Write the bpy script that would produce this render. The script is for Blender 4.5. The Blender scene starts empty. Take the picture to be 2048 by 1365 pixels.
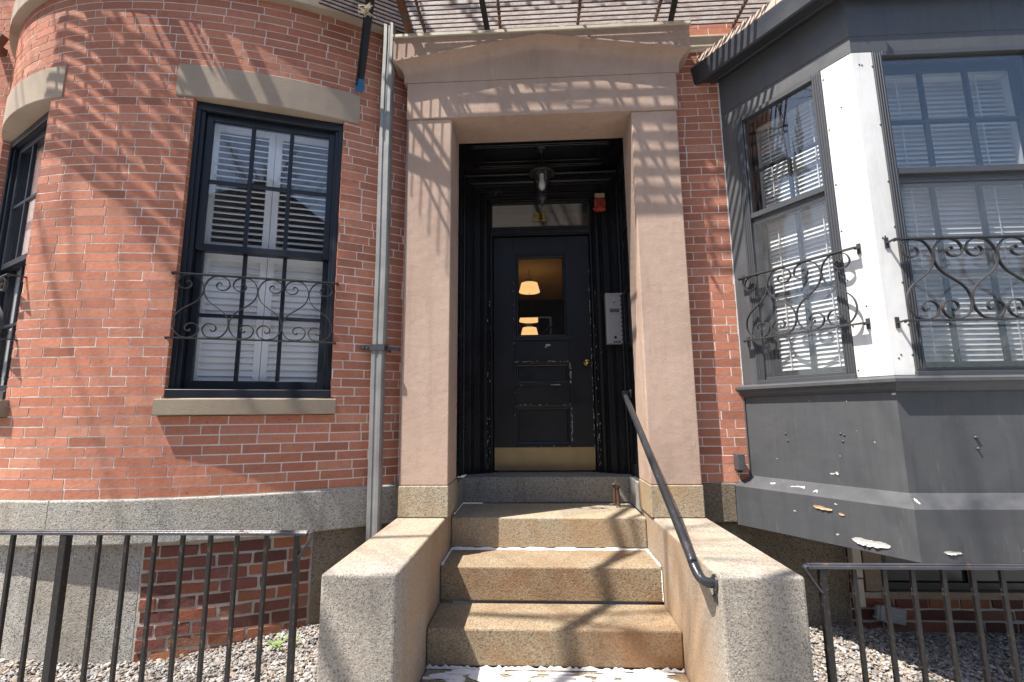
import bpy, math, random
from mathutils import Vector, Matrix
R_ = math.radians
random.seed(7)
S = bpy.context.scene
COL = S.collection

# ------------------------------------------------------------------ camera
cam_d = bpy.data.cameras.new("camera"); cam = bpy.data.objects.new("camera", cam_d); COL.objects.link(cam)
cam_d.sensor_width = 36.0; cam_d.lens = 950.85 / 2048 * 36.0; cam_d.clip_start = 0.05; cam_d.clip_end = 500
_yaw, _pit, _rol = 0.0472, 0.1534, -0.0096
_f = Vector((-math.sin(_yaw)*math.cos(_pit), math.cos(_yaw)*math.cos(_pit), math.sin(_pit)))
_r = Vector((math.cos(_yaw), math.sin(_yaw), 0)); _u = _r.cross(_f)
_r2 = _r*math.cos(_rol)+_u*math.sin(_rol); _u2 = -_r*math.sin(_rol)+_u*math.cos(_rol)
M = Matrix((( _r2.x, _u2.x, -_f.x, -0.076), (_r2.y, _u2.y, -_f.y, -3.2416), (_r2.z, _u2.z, -_f.z, 0.5034), (0, 0, 0, 1)))
cam.matrix_world = M
S.camera = cam
S.render.resolution_x = 1024; S.render.resolution_y = 682

# ------------------------------------------------------------------ sky, sun, exposure
SUN = Vector((.46, .28, -1.0)).normalized()           # direction the light travels
W = bpy.data.worlds.new("World"); S.world = W; W.use_nodes = True
wn = W.node_tree.nodes; wl = W.node_tree.links
sky = wn.new('ShaderNodeTexSky'); sky.sky_type = 'NISHITA'; sky.sun_disc = False
sky.sun_elevation = math.asin(-SUN.z); sky.sun_rotation = math.atan2(-SUN.x, -SUN.y)
sky.air_density = 1.0; sky.dust_density = 1.6; sky.ozone_density = 1.0
wl.new(sky.outputs[0], wn['Background'].inputs[0]); wn['Background'].inputs[1].default_value = 0.115
sd = bpy.data.lights.new("sun", 'SUN'); sd.energy = 5.0; sd.angle = R_(0.53); sd.color = (1, .95, .87)
sun = bpy.data.objects.new("sun", sd); COL.objects.link(sun); sun.location = (-6, -4, 12)
sun.rotation_euler = SUN.to_track_quat('-Z', 'Y').to_euler()
S.view_settings.view_transform = 'Standard'; S.view_settings.look = 'None'
S.view_settings.exposure = 1.14; S.view_settings.gamma = 1.0

# ------------------------------------------------------------------ materials
class N:
    def __init__(s, name):
        s.m = bpy.data.materials.new(name); s.m.use_nodes = True
        s.t = s.m.node_tree; s.n = s.t.nodes; s.l = s.t.links
        s.b = s.n['Principled BSDF']; s.out = s.n['Material Output']
        s._co = None
    def link(s, a, b): s.l.new(a, b)
    def co(s):
        if not s._co: s._co = s.n.new('ShaderNodeTexCoord').outputs['Object']
        return s._co
    def map(s, scale):
        q = s.n.new('ShaderNodeMapping'); q.inputs['Scale'].default_value = scale; s.link(s.co(), q.inputs[0]); return q.outputs[0]
    def noise(s, scale, detail=3, rough=.55, vec=None, dist=0):
        q = s.n.new('ShaderNodeTexNoise'); q.inputs['Scale'].default_value = scale; q.inputs['Detail'].default_value = detail
        q.inputs['Roughness'].default_value = rough; q.inputs['Distortion'].default_value = dist
        s.link(vec or s.co(), q.inputs['Vector']); return q.outputs['Fac']
    def voro(s, scale, feat='F1', vec=None):
        q = s.n.new('ShaderNodeTexVoronoi'); q.feature = feat; q.inputs['Scale'].default_value = scale
        s.link(vec or s.co(), q.inputs['Vector']); return q
    def ramp(s, fac, stops):
        q = s.n.new('ShaderNodeValToRGB'); e = q.color_ramp.elements
        while len(e) < len(stops): e.new(.5)
        for i, (p, c) in enumerate(stops):
            e[i].position = p; e[i].color = (c, c, c, 1) if isinstance(c, (int, float)) else (*c, 1)
        s.link(fac, q.inputs[0]); return q.outputs[0]
    def mix(s, fac, a, b, mode='MIX'):
        q = s.n.new('ShaderNodeMix'); q.data_type = 'RGBA'; q.blend_type = mode; q.clamp_factor = True
        for sock, v in ((q.inputs[0], fac), (q.inputs[6], a), (q.inputs[7], b)):
            if isinstance(v, (int, float)): sock.default_value = v
            elif isinstance(v, tuple): sock.default_value = (*v, 1)
            else: s.link(v, sock)
        return q.outputs[2]
    def math(s, op, a, b=0.0):
        q = s.n.new('ShaderNodeMath'); q.operation = op
        for sock, v in ((q.inputs[0], a), (q.inputs[1], b)):
            if isinstance(v, (int, float)): sock.default_value = v
            else: s.link(v, sock)
        return q.outputs[0]
    def attr(s, name='tint'):
        q = s.n.new('ShaderNodeAttribute'); q.attribute_name = name; return q.outputs['Color']
    def bump(s, h, strength=.3, dist=.01, prev=None):
        q = s.n.new('ShaderNodeBump'); q.inputs['Strength'].default_value = strength; q.inputs['Distance'].default_value = dist
        s.link(h, q.inputs['Height'])
        if prev: s.link(prev, q.inputs['Normal'])
        return q.outputs[0]
    def set(s, col=None, rough=None, normal=None, metal=None, spec=None, coat=None):
        for k, v in (('Base Color', col), ('Roughness', rough), ('Metallic', metal), ('Normal', normal), ('Specular IOR Level', spec), ('Coat Weight', coat)):
            if v is None: continue
            i = s.b.inputs[k]
            if isinstance(v, tuple): i.default_value = (*v, 1)
            elif isinstance(v, (int, float)): i.default_value = v
            else: s.link(v, i)
        return s.m

def m_brick(name, lighter=1.0, rough_scale=1.0):
    n = N(name); c = n.attr()
    a = n.noise(38, 5, .65); c = n.mix(n.ramp(a, [(.3, .0), (.75, .55)]), c, n.mix(.5, c, (.07, .035, .03), 'MIX'))
    p = n.noise(130, 3, .6); c = n.mix(n.ramp(p, [(.62, 0), (.74, .5)]), c, (.42, .2, .13))
    pits = n.noise(75, 2, .5); c = n.mix(n.ramp(pits, [(.24, .7), (.32, 0)]), c, (.06, .03, .025))
    big = n.noise(1.3, 3, .6); c = n.mix(n.ramp(big, [(.45, 0), (.72, .2)]), c, (.14, .06, .05))
    stk = n.noise(3.0, 4, .65, vec=n.map((2.5, 2.5, .35))); c = n.mix(n.ramp(stk, [(.55, 0), (.8, .22)]), c, (.12, .06, .05))
    eff = n.noise(2.6, 4, .7); c = n.mix(n.ramp(eff, [(.6, 0), (.8, .22)]), c, (.5, .38, .33))
    b = n.bump(n.noise(160, 4, .7), .35*rough_scale, .006); b = n.bump(a, .3*rough_scale, .008, b)
    return n.set(c, .88, b, spec=.2)
def m_mortar(name, col, dirt=.4):
    n = N(name); a = n.noise(60, 4); c = n.mix(n.ramp(a, [(.3, 0), (.8, dirt)]), col, tuple(x*.45 for x in col))
    c = n.mix(n.ramp(n.noise(1.5, 3), [(.4, 0), (.75, .5)]), c, tuple(x*.6 for x in col))
    return n.set(c, .95, n.bump(n.noise(140, 4), .5, .006), spec=.1)
def m_granite(name, base, stain, amt=.6, speck=.75, sscale=1.4, front=False):
    n = N(name)
    v = n.voro(190); cell = n.n.new('ShaderNodeSeparateColor'); n.link(v.outputs['Color'], cell.inputs[0]); k = cell.outputs[0]
    s1 = n.noise(60, 3, .6)
    c = n.mix(n.ramp(k, [(.16, 1.0), (.22, 0)]), base, tuple(x*(1-speck) for x in base))
    c = n.mix(n.ramp(k, [(.78, 0), (.82, .55)]), c, tuple(min(1, x*1.5) for x in base))
    c = n.mix(n.ramp(s1, [(.35, .35), (.6, 0)]), c, tuple(x*.6 for x in base))
    st = n.noise(sscale, 5, .6, dist=.6); f = n.ramp(st, [(.38, 0), (.62, amt)])
    if front:                      # rust wash lies on the rear and inner parts, the street end stays grey
        sp = n.n.new('ShaderNodeSeparateXYZ'); g = n.n.new('ShaderNodeNewGeometry'); n.link(g.outputs['Position'], sp.inputs[0])
        m = n.n.new('ShaderNodeMapRange'); m.inputs[1].default_value = -1.112; m.inputs[2].default_value = -.75; n.link(n.math('ADD', sp.outputs[1], n.math('MULTIPLY', n.noise(5, 3), .1)), m.inputs[0])
        f = n.math('MULTIPLY', n.ramp(st, [(.25, .25*amt), (.55, amt)]), m.outputs[0])
    gm = n.n.new('ShaderNodeNewGeometry'); sx = n.n.new('ShaderNodeSeparateXYZ'); n.link(gm.outputs['Normal'], sx.inputs[0])
    f = n.math('MULTIPLY', f, n.math('SUBTRACT', 1.0, n.math('MULTIPLY', n.math('MAXIMUM', sx.outputs[2], 0.0), .45)))   # treads worn paler underfoot
    c = n.mix(f, c, n.mix(.7, c, stain, 'MIX'))
    stv = n.noise(2.6, 4, .6, vec=n.map((3.0, 3.0, .45)))
    c = n.mix(n.ramp(stv, [(.52, 0), (.78, .6)]), c, n.mix(.65, c, (.10, .085, .065)))
    b = n.bump(n.noise(150, 3, .6), .5, .006); b = n.bump(n.noise(45, 3), .25, .01, b)
    return n.set(c, .85, b, spec=.25)
def m_brownstone(name):
    n = N(name); c = (.50, .365, .29)
    c2 = n.mix(n.ramp(n.noise(1.7, 5, .6), [(.33, 0), (.7, .75)]), c, (.37, .265, .21))
    c2 = n.mix(n.ramp(n.noise(5, 4, .65, vec=n.map((2.2, 2.2, .6))), [(.5, 0), (.8, .45)]), c2, (.53, .41, .345))
    c2 = n.mix(n.ramp(n.noise(230, 2), [(.3, .35), (.55, 0)]), c2, (.25, .17, .14))
    c2 = n.mix(n.ramp(n.noise(9, 6, .75, dist=1.2), [(.63, 0), (.72, .35)]), c2, (.26, .18, .15))
    c2 = n.mix(n.ramp(n.noise(3.2, 5, .7, vec=n.map((3, 3, .4))), [(.53, 0), (.78, .5)]), c2, (.27, .195, .16))
    c2 = n.mix(n.ramp(n.noise(28, 5, .75), [(.64, 0), (.72, .5)]), c2, (.55, .45, .39))
    b = n.bump(n.noise(170, 4, .7), .5, .007); b = n.bump(n.noise(14, 3), .2, .02, b)
    return n.set(c2, .92, b, spec=.12)
def m_sandstone(name, c=(.37, .30, .235)):
    n = N(name)
    c2 = n.mix(n.ramp(n.noise(2.3, 5, .65, dist=.5), [(.4, 0), (.7, .6)]), c, tuple(x*.72 for x in c))
    c2 = n.mix(n.ramp(n.noise(8, 5, .7, vec=n.map((.7, .7, 3))), [(.55, 0), (.8, .5)]), c2, (.24, .19, .14))
    b = n.bump(n.noise(120, 4, .7), .4, .006)
    return n.set(c2, .9, b, spec=.15)
def m_paint(name, c, rough=.4, chips=None, streak=.25, chip_lim=.74, bumpy=.12, dusty=None):
    n = N(name)
    c2 = n.mix(n.ramp(n.noise(2.0, 4, .6, vec=n.map((1.5, 1.5, .5))), [(.35, 0), (.8, streak)]), c, dusty or tuple(min(1, x*1.9+.01) for x in c))
    if chips:
        k = n.noise(26, 4, .7, dist=.4); kk = n.noise(3.2, 2)
        f = n.ramp(n.math('MULTIPLY', k, n.math('ADD', kk, .5)), [(chip_lim-.16, 0), (chip_lim-.14, 1)])
        c2 = n.mix(f, c2, chips)
    rn = n.ramp(n.noise(6, 4), [(.3, rough-.08), (.75, rough+.14)])
    b = n.bump(n.noise(42, 4), bumpy, .004)
    return n.set(c2, rn, b, spec=.45)
def m_charcoal(name):
    n = N(name); c = (.062, .064, .070)
    c2 = n.mix(n.ramp(n.noise(1.6, 5, .65, dist=.7), [(.35, 0), (.7, .65)]), c, (.085, .086, .088))
    c2 = n.mix(n.ramp(n.noise(4, 5, .7, vec=n.map((4.5, 4.5, .3))), [(.48, 0), (.78, .5)]), c2, (.036, .038, .043))
    c2 = n.mix(n.ramp(n.noise(7, 5, .75, vec=n.map((3.5, 3.5, .5))), [(.60, 0), (.72, .35)]), c2, (.15, .145, .135))
    k = n.noise(34, 5, .75, dist=.5); kk = n.noise(2.4, 3)
    c2 = n.mix(n.ramp(n.math('MULTIPLY', k, n.math('ADD', kk, .5)), [(.87, 0), (.875, .7)]), c2, (.33, .32, .29))
    rn = n.ramp(n.noise(5, 5, .7), [(.3, .34), (.75, .62)])
    b = n.bump(n.noise(30, 4, .6, vec=n.map((.8, .8, 1.6))), .10, .005); b = n.bump(n.noise(3, 3), .3, .03, b)
    return n.set(c2, rn, b, spec=.45)
def m_iron(name, c=(.02, .02, .022), rust=(.16, .06, .025), amt=.5, rough=.5, scale=22):
    n = N(name); f = n.ramp(n.noise(scale, 5, .7), [(.62-.22*amt, 0), (.66-.16*amt+.03, 1)])
    c2 = n.mix(f, c, n.mix(n.noise(140, 2), rust, tuple(x*.4 for x in rust)))
    b = n.bump(n.noise(90, 4), .4, .003)
    return n.set(c2, n.ramp(f, [(0, rough), (1, .85)]), b, spec=.5)
def m_glass(name, f0=.06, tint=(1, 1, 1), wav=.0):
    n = N(name); n.n.remove(n.b)
    lw = n.n.new('ShaderNodeLayerWeight'); lw.inputs['Blend'].default_value = .5
    p = n.math('POWER', lw.outputs['Facing'], 4.5); f = n.math('ADD', n.math('MULTIPLY', p, 1-f0), f0)
    t = n.n.new('ShaderNodeBsdfTransparent'); t.inputs[0].default_value = (*tint, 1)
    g = n.n.new('ShaderNodeBsdfGlossy'); g.inputs['Roughness'].default_value = .0
    if wav:
        n.link(n.bump(n.noise(3.5, 2), wav, .01), g.inputs['Normal'])
    mx = n.n.new('ShaderNodeMixShader'); n.link(f, mx.inputs[0]); n.link(t.outputs[0], mx.inputs[1]); n.link(g.outputs[0], mx.inputs[2])
    n.link(mx.outputs[0], n.out.inputs[0]); return n.m
def m_screen(name, opac=.45, c=(.40, .41, .43)):
    n = N(name); t = n.n.new('ShaderNodeBsdfTransparent'); n.set(c, .8)
    mx = n.n.new('ShaderNodeMixShader'); mx.inputs[0].default_value = opac
    n.link(t.outputs[0], mx.inputs[1]); n.link(n.b.outputs[0], mx.inputs[2]); n.link(mx.outputs[0], n.out.inputs[0]); return n.m
def m_emit(name, c, st):
    n = N(name); n.set(c, .8); n.b.inputs['Emission Color'].default_value = (*c, 1); n.b.inputs['Emission Strength'].default_value = st; return n.m
def m_plain(name, c, rough=.6, metal=0.0, spec=.4, var=.2, bs=.1, ns=30):
    n = N(name); c2 = n.mix(n.ramp(n.noise(ns, 4), [(.3, 0), (.8, var)]), c, tuple(x*.55 for x in c))
    return n.set(c2, rough, n.bump(n.noise(ns*3, 3), bs, .003), metal, spec)
def m_tint(name, rough=.85, bs=.3, ns=60):
    n = N(name); c = n.attr(); c2 = n.mix(n.ramp(n.noise(ns, 4), [(.35, 0), (.8, .4)]), c, (.12, .11, .1))
    return n.set(c2, rough, n.bump(n.noise(ns*2, 3), bs, .004), spec=.25)

def m_whitepost(name):
    n = N(name); c = (.68, .68, .67)
    c = n.mix(n.ramp(n.noise(2.6, 5, .7, vec=n.map((3, 3, .6)), dist=.5), [(.42, 0), (.72, .6)]), c, (.47, .465, .45))
    c = n.mix(n.ramp(n.noise(5, 4, .7, vec=n.map((5, 5, .25))), [(.55, 0), (.75, .35)]), c, (.42, .40, .37))
    c = n.mix(n.ramp(n.noise(9, 4, .7), [(.68, 0), (.78, .7)]), c, (.42, .34, .24))
    return n.set(c, .45, n.bump(n.noise(9, 3), .12, .02), spec=.4)
def m_slat(name):
    n = N(name); v = n.map((.5, 1, 1.6))
    c = n.mix(n.ramp(n.noise(26, 5, .7, vec=v), [(.42, 0), (.62, .8)]), (.52, .49, .47), (.30, .22, .19))
    c = n.mix(n.ramp(n.noise(150, 2), [(.60, 0), (.68, .8)]), c, (.12, .06, .045))
    return n.set(c, .75, n.bump(n.noise(120, 3), .4, .004))
def m_blind(name):
    n = N(name); n.set((.78, .79, .80), .6); t = n.n.new('ShaderNodeBsdfTranslucent'); t.inputs[0].default_value = (.75, .76, .78, 1)
    mx = n.n.new('ShaderNodeMixShader'); mx.inputs[0].default_value = .35; n.link(n.b.outputs[0], mx.inputs[1]); n.link(t.outputs[0], mx.inputs[2]); n.link(mx.outputs[0], n.out.inputs[0]); return n.m
MT = dict(
 brick=m_brick('red_brick'), brick_old=m_brick('old_brick', 1, 2.2), mortar=m_mortar('lime_mortar', (.80, .74, .68), .2), mortar_old=m_mortar('grey_mortar', (.52, .47, .41), .5),
 granite=m_granite('grey_granite', (.37, .355, .32), (.30, .23, .14), .4, .6), granite_warm=m_granite('stained_granite', (.35, .325, .285), (.37, .225, .115), 1.0, .5, 1.6, True), granite_base=m_granite('tan_granite', (.37, .32, .24), (.34, .21, .10), .9, .55, 2.0),
 granite_riser=m_granite('rusty_granite', (.285, .225, .15), (.21, .09, .032), 1.0, .55, 1.9), granite_dark=m_granite('sooty_granite', (.22, .19, .15), (.12, .085, .05), .8),
 granite_cool=m_granite('pale_granite', (.40, .385, .355), (.22, .18, .13), .7, .7, 2.4), granite_sill=m_granite('threshold_granite', (.30, .295, .275), (.25, .2, .13), .4),
 brownstone=m_brownstone('brownstone'), sandstone=m_sandstone('sandstone'), sill_stone=m_sandstone('sill_stone', (.31, .255, .19)),
 black=m_paint('black_door_paint', (.0055, .006, .0085), .38, None, .35), black_worn=m_paint('worn_black_paint', (.009, .0095, .012), .36, (.30, .23, .16), .3, .93),
 sash=m_paint('navy_black_paint', (.009, .012, .019), .4, (.4, .4, .4), .4, 1.02), grey=m_charcoal('charcoal_paint'), grey_dk=m_paint('dark_gutter_paint', (.03, .033, .04), .38, None, .4), alu=m_plain('bronze_aluminium', (.075, .078, .085), .4, .3, .5, .3), white_metal=m_whitepost('white_sheet_metal'),
 white=m_plain('white_shutter_paint', (.88, .88, .885), .5, 0, .4, .06), white_in=m_blind('blind_white'), inner=m_plain('blue_grey_inner_sash', (.012, .016, .022), .7, 0, .2), dark=m_plain('dark_interior', (.03, .03, .033), .9), pale_room=m_plain('pale_plaster', (.8, .8, .8), .9, 0, .2, .1), grey_room=m_plain('grey_plaster', (.25, .25, .255), .9), dim=m_plain('dim_interior', (.12, .115, .11), .9),
 glass_clear=m_glass('clear_glass', .035, (1, 1, 1), .02), glass=m_glass('window_glass', .09, (1, 1, 1), .02), glass_storm=m_glass('upper_storm_glass', .085, (.97, .98, .98), .02), glass_bay=m_glass('storm_glass', .06, (.99, .99, .99), .02), glass_door=m_glass('door_glass', .05, (1, 1, 1), .015), glass_lamp=m_glass('lantern_glass', .035, (.86, .87, .88)), screen=m_screen('insect_screen', .05),
 iron=m_iron('wrought_iron', (.035, .034, .036), (.085, .05, .035), .12, .5), iron_fence=m_iron('fence_iron', (.009, .009, .010), (.12, .07, .045), .25, .42, 60), iron_rail=m_iron('worn_fence_rail', (.055, .055, .065), (.24, .125, .07), .2, .35, 14), rust_shade=m_iron('shaded_rust', (.05, .03, .025), (.10, .04, .025), .9, .8), rusty=m_iron('rusty_iron', (.06, .055, .055), (.16, .065, .03), 1.0, .6), pipe_black=m_iron('black_pipe', (.025, .026, .03), (.05, .045, .045), .2, .3, 30), slat=m_slat('flaking_slat'), black_iron=m_iron('black_steel', (.014, .014, .016), (.1, .04, .02), .1, .45),
 hood_metal=m_plain('bronze_hood', (.045, .042, .04), .45, .3), blue=m_plain('blue_paint', (.02, .13, .32), .5), zinc=m_plain('aged_zinc', (.27, .27, .265), .55, .25, .5, .9, .15, 7), cream=m_plain('cream_flashing', (.58, .54, .44), .6, 0, .4, .5, .2, 14), brass=m_plain('tarnished_brass', (.42, .32, .17), .42, .75, .5, .5, .1, 8), brass_knob=m_plain('brass', (.55, .38, .12), .25, .9, .5, .2), steel=m_plain('brushed_steel', (.46, .45, .45), .42, .45, .5, .12, .05, 40),
 red=m_plain('red_plastic', (.50, .075, .05), .5), tan=m_plain('tan_plastic', (.5, .42, .26), .5), hole=m_plain('black_hole', (.01, .01, .01), .8), lcd=m_plain('lcd_glass', (.10, .125, .10), .3), keyc=m_plain('steel_key', (.56, .56, .56), .35, .5), bulb=m_plain('bulb_glass', (.75, .72, .70), .25), gold=m_plain('gold_leaf', (.64, .42, .09), .35, .4), transom_in=m_plain('transom_backing', (.030, .027, .024), .9),
 caulk=m_plain('peeling_white_paint', (.74, .73, .71), .7, 0, .3, .4, .5, 40), pebble=m_tint('pebbles'), soil=m_plain('gravel_dust', (.28, .26, .23), .95, 0, .1, .6, .5, 20), leaf=m_plain('weed_leaf', (.16, .30, .04), .6), plastic=m_plain('grey_plastic', (.33, .335, .34), .5), logo=m_plain('pale_print', (.62, .63, .64), .6), conduit=m_plain('cream_conduit', (.52, .47, .41), .55), stucco=m_mortar('stucco', (.34, .27, .21), .7), twine=m_plain('twine', (.5, .42, .3), .9), flake=m_plain('flaked_primer', (.46, .45, .41), .7, 0, .3, .5, .3, 45), flake_orange=m_plain('rusty_primer', (.42, .28, .17), .7, 0, .3, .6, .3, 30),
 shade=m_emit('lamp_shade_lit', (1.0, .58, .22), .5), plaster=m_plain('warm_plaster', (.55, .44, .30), .8), hall_dark=m_plain('dark_hall_wood', (.035, .022, .018), .5),
 pave=m_plain('concrete_paving', (.34, .33, .31), .9, 0, .2, .4, .3, 8), asphalt=m_plain('asphalt', (.05, .05, .052), .9, 0, .2, .4, .5, 40), bark=m_plain('bark', (.11, .085, .065), .95, 0, .1, .5, .6, 30), roofing=m_plain('tan_metal_roof', (.34, .265, .215), .7, 0, .3, .4, .2, 12), slate=m_plain('slate_roof', (.06, .06, .065), .8), far_glass=m_plain('dark_window_glass', (.03, .04, .05), .08), far_trim=m_plain('far_white_trim', (.7, .7, .68), .7), brick_far3=m_plain('far_grey_brick', (.10, .085, .078), .9, 0, .2, .4, .3, 6), brick_far=m_plain('far_red_brick', (.26, .09, .06), .9, 0, .2, .4, .3, 6), brick_far2=m_plain('far_brown_brick', (.20, .12, .09), .9, 0, .2, .4, .3, 6), leafpile=m_plain('dry_leaf', (.35, .12, .06), .8),
)

# ------------------------------------------------------------------ mesh builder
class MB:
    def __init__(s): s.v = []; s.f = []; s.sm = []; s.t = []; s.tint = None
    def add(s, vs, fs, smooth=False, tint=None):
        o = len(s.v); s.v += [tuple(v) for v in vs]
        if tint is not None or s.tint is not None:
            s.tint = True
        s.t += [tint or (1, 1, 1)]*len(vs)
        for f in fs: s.f.append([i+o for i in f]); s.sm.append(smooth)
    def box(s, x0, x1, y0, y1, z0, z1):
        s.hexa([(x0,y0,z0),(x1,y0,z0),(x1,y1,z0),(x0,y1,z0),(x0,y0,z1),(x1,y0,z1),(x1,y1,z1),(x0,y1,z1)])
    def hexa(s, p, tint=None, smooth=False):
        s.add(p, [(3,2,1,0),(4,5,6,7),(0,1,5,4),(1,2,6,5),(2,3,7,6),(3,0,4,7)], smooth, tint)
    def fbox(s, F, u0, u1, d0, d1, z0, z1, tint=None):
        s.hexa([F(u0,d1,z0),F(u1,d1,z0),F(u1,d0,z0),F(u0,d0,z0),F(u0,d1,z1),F(u1,d1,z1),F(u1,d0,z1),F(u0,d0,z1)], tint)
    def prism(s, pts, back):            # pts: 3d polygon, back: offset vector
        n = len(pts); b = Vector(back)
        s.add([Vector(p) for p in pts]+[Vector(p)+b for p in pts], [list(range(n)), list(range(2*n-1, n-1, -1))]+[(i, i+n, (i+1) % n+n, (i+1) % n) for i in range(n)])
    def tube(s, pts, r, seg=10, closed=False, rr=None):
        P = [Vector(p) for p in pts]; n = len(P); rings = []; up = None
        for i in range(n):
            if closed: t = P[(i+1) % n]-P[i-1]
            else: t = P[min(i+1, n-1)]-P[max(i-1, 0)]
            t.normalize()
            if up is None: up = Vector((0, 0, 1)) if abs(t.z) < .9 else Vector((1, 0, 0))
            a = t.cross(up).normalized(); up2 = a.cross(t).normalized(); up = up2
            q = rr[i] if rr else r
            rings.append([P[i]+a*q*math.cos(2*math.pi*k/seg)+up2*q*math.sin(2*math.pi*k/seg) for k in range(seg)])
        vs = [v for R in rings for v in R]; fs = []
        for i in range(n if closed else n-1):
            j = (i+1) % n
            for k in range(seg): fs.append((i*seg+k, i*seg+(k+1) % seg, j*seg+(k+1) % seg, j*seg+k))
        s.add(vs, fs, True)
        if not closed: s.add(rings[0], [list(range(seg-1, -1, -1))]); s.add(rings[-1], [list(range(seg))])
    def strap(s, pts, nrm, w, h):       # flat bar following pts; width w along nrm, thickness h in plane
        P = [Vector(p) for p in pts]; n = len(P); nv = Vector(nrm).normalized(); vs = []
        for i in range(n):
            t = (P[min(i+1, n-1)]-P[max(i-1, 0)]).normalized(); a = nv.cross(t).normalized()
            for sx, sy in ((-1,-1),(1,-1),(1,1),(-1,1)): vs.append(P[i]+nv*w/2*sx+a*h/2*sy)
        fs = []
        for i in range(n-1):
            for k in range(4): fs.append((i*4+k, i*4+(k+1) % 4, i*4+4+(k+1) % 4, i*4+4+k))
        fs += [(3,2,1,0), tuple(range(4*n-4, 4*n))]
        s.add(vs, fs)
    def bar(s, a, b, w, h, up=(0, 0, 1)):
        a = Vector(a); b = Vector(b); t = (b-a).normalized(); x = t.cross(Vector(up))
        if x.length < 1e-3: x = t.cross(Vector((0, 1, 0)))
        x.normalize(); y = x.cross(t).normalized(); p = []
        for q in (a, b):
            p += [q-x*w/2-y*h/2, q+x*w/2-y*h/2, q+x*w/2+y*h/2, q-x*w/2+y*h/2]
        s.hexa(p)
    def lathe(s, c, prof, seg=24, axis=None):   # prof: (r, z)
        c = Vector(c); vs = []; fs = []; n = len(prof)
        if axis is None: X, Y, Z = Vector((1,0,0)), Vector((0,1,0)), Vector((0,0,1))
        else:
            Z = Vector(axis).normalized(); X = Z.orthogonal().normalized(); Y = Z.cross(X)
        for r, z in prof:
            for k in range(seg):
                a = 2*math.pi*k/seg; vs.append(c+X*r*math.cos(a)+Y*r*math.sin(a)+Z*z)
        for i in range(n-1):
            for k in range(seg): fs.append((i*seg+k, i*seg+(k+1) % seg, (i+1)*seg+(k+1) % seg, (i+1)*seg+k))
        s.add(vs, fs, True)
        s.add(vs[:seg], [list(range(seg-1, -1, -1))]); s.add(vs[-seg:], [list(range(seg))])
    def loft(s, rows, smooth=False, close=False):  # rows of equal-length point lists
        n = len(rows[0]); vs = [p for r in rows for p in r]; fs = []
        m = len(rows)
        for i in range(m if close else m-1):
            j = (i+1) % m
            for k in range(n-1): fs.append((i*n+k, i*n+k+1, j*n+k+1, j*n+k))
        s.add(vs, fs, smooth)

LOC = {}
def root(name, label, cat, loc=(0, 0, 0), group=None, kind=None):
    o = bpy.data.objects.new(name, None); COL.objects.link(o); o.location = loc; o.empty_display_size = .1
    o['label'] = label; o['category'] = cat
    if group: o['group'] = group
    if kind: o['kind'] = kind
    LOC[o] = Vector(loc); return o
def mesh_obj(name, mb, mat, off):
    me = bpy.data.meshes.new(name); me.from_pydata([Vector(v)-off for v in mb.v], [], mb.f); me.update()
    me.polygons.foreach_set('use_smooth', mb.sm)
    if mb.tint:
        a = me.color_attributes.new('tint', 'FLOAT_COLOR', 'POINT')
        for i, c in enumerate(mb.t): a.data[i].color = (*c, 1)
    me.materials.append(MT[mat]); return bpy.data.objects.new(name, me)
def part(name, mb, mat, parent, label=None, bevel=None, seg=1):
    off = LOC[parent]; o = mesh_obj(name, mb, mat, off); COL.objects.link(o); o.parent = parent; LOC[o] = off
    if label: o['label'] = label
    if bevel: bev(o, bevel, seg)
    return o
def bev(o, w, seg=1):
    b = o.modifiers.new('bevel', 'BEVEL'); b.width = w; b.segments = seg; b.limit_method = 'ANGLE'; b.angle_limit = R_(40)
def single(name, mb, mat, label, cat, loc=(0, 0, 0), group=None, kind=None, bevel=None):
    off = Vector(loc); o = mesh_obj(name, mb, mat, off); COL.objects.link(o); o.location = off; LOC[o] = off
    if kind: o['kind'] = kind
    if label: o['label'] = label
    if cat: o['category'] = cat
    if group: o['group'] = group
    if bevel: bev(o, bevel)
    return o
def one(f, *a, **k):
    mb = MB(); getattr(mb, f)(*a, **k); return mb
def text_mb(body, F, size, thick=.002, spacing=1.0, offset=0.0, narrow=1.0):
    cu = bpy.data.curves.new('lettering', 'FONT'); cu.body = body; cu.size = size; cu.align_x = 'CENTER'; cu.align_y = 'CENTER'; cu.extrude = thick/2; cu.offset = offset; cu.space_character = spacing
    o = bpy.data.objects.new('lettering', cu); COL.objects.link(o); dg = bpy.context.evaluated_depsgraph_get(); dg.update()
    me = o.evaluated_get(dg).to_mesh(); mb = MB()
    mb.add([F(v.co.x*narrow, v.co.z+thick/2, v.co.y) for v in me.vertices], [list(p.vertices) for p in me.polygons])
    o.evaluated_get(dg).to_mesh_clear(); bpy.data.objects.remove(o); bpy.data.curves.remove(cu); return mb
def frame(O, a, n):
    O = Vector(O); a = Vector(a).normalized(); n = Vector(n).normalized()
    return lambda u, d, z: O+a*u+n*d+Vector((0, 0, z))

# ------------------------------------------------------------------ ground (structure)
g = MB(); g.box(-60, 60, -60, 30, -1.4, -1.12); single('ground', g, 'asphalt', None, None, kind='structure')
g = MB(); g.box(-60, 60, -5.2, 3, -1.119, -1.0); single('sidewalk', g, 'pave', None, None, kind='structure', bevel=.01)
g = MB(); g.box(-60, 60, -14, -11.4, -1.119, -1.0); single('far_sidewalk', g, 'pave', None, None, kind='structure', bevel=.01)

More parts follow.
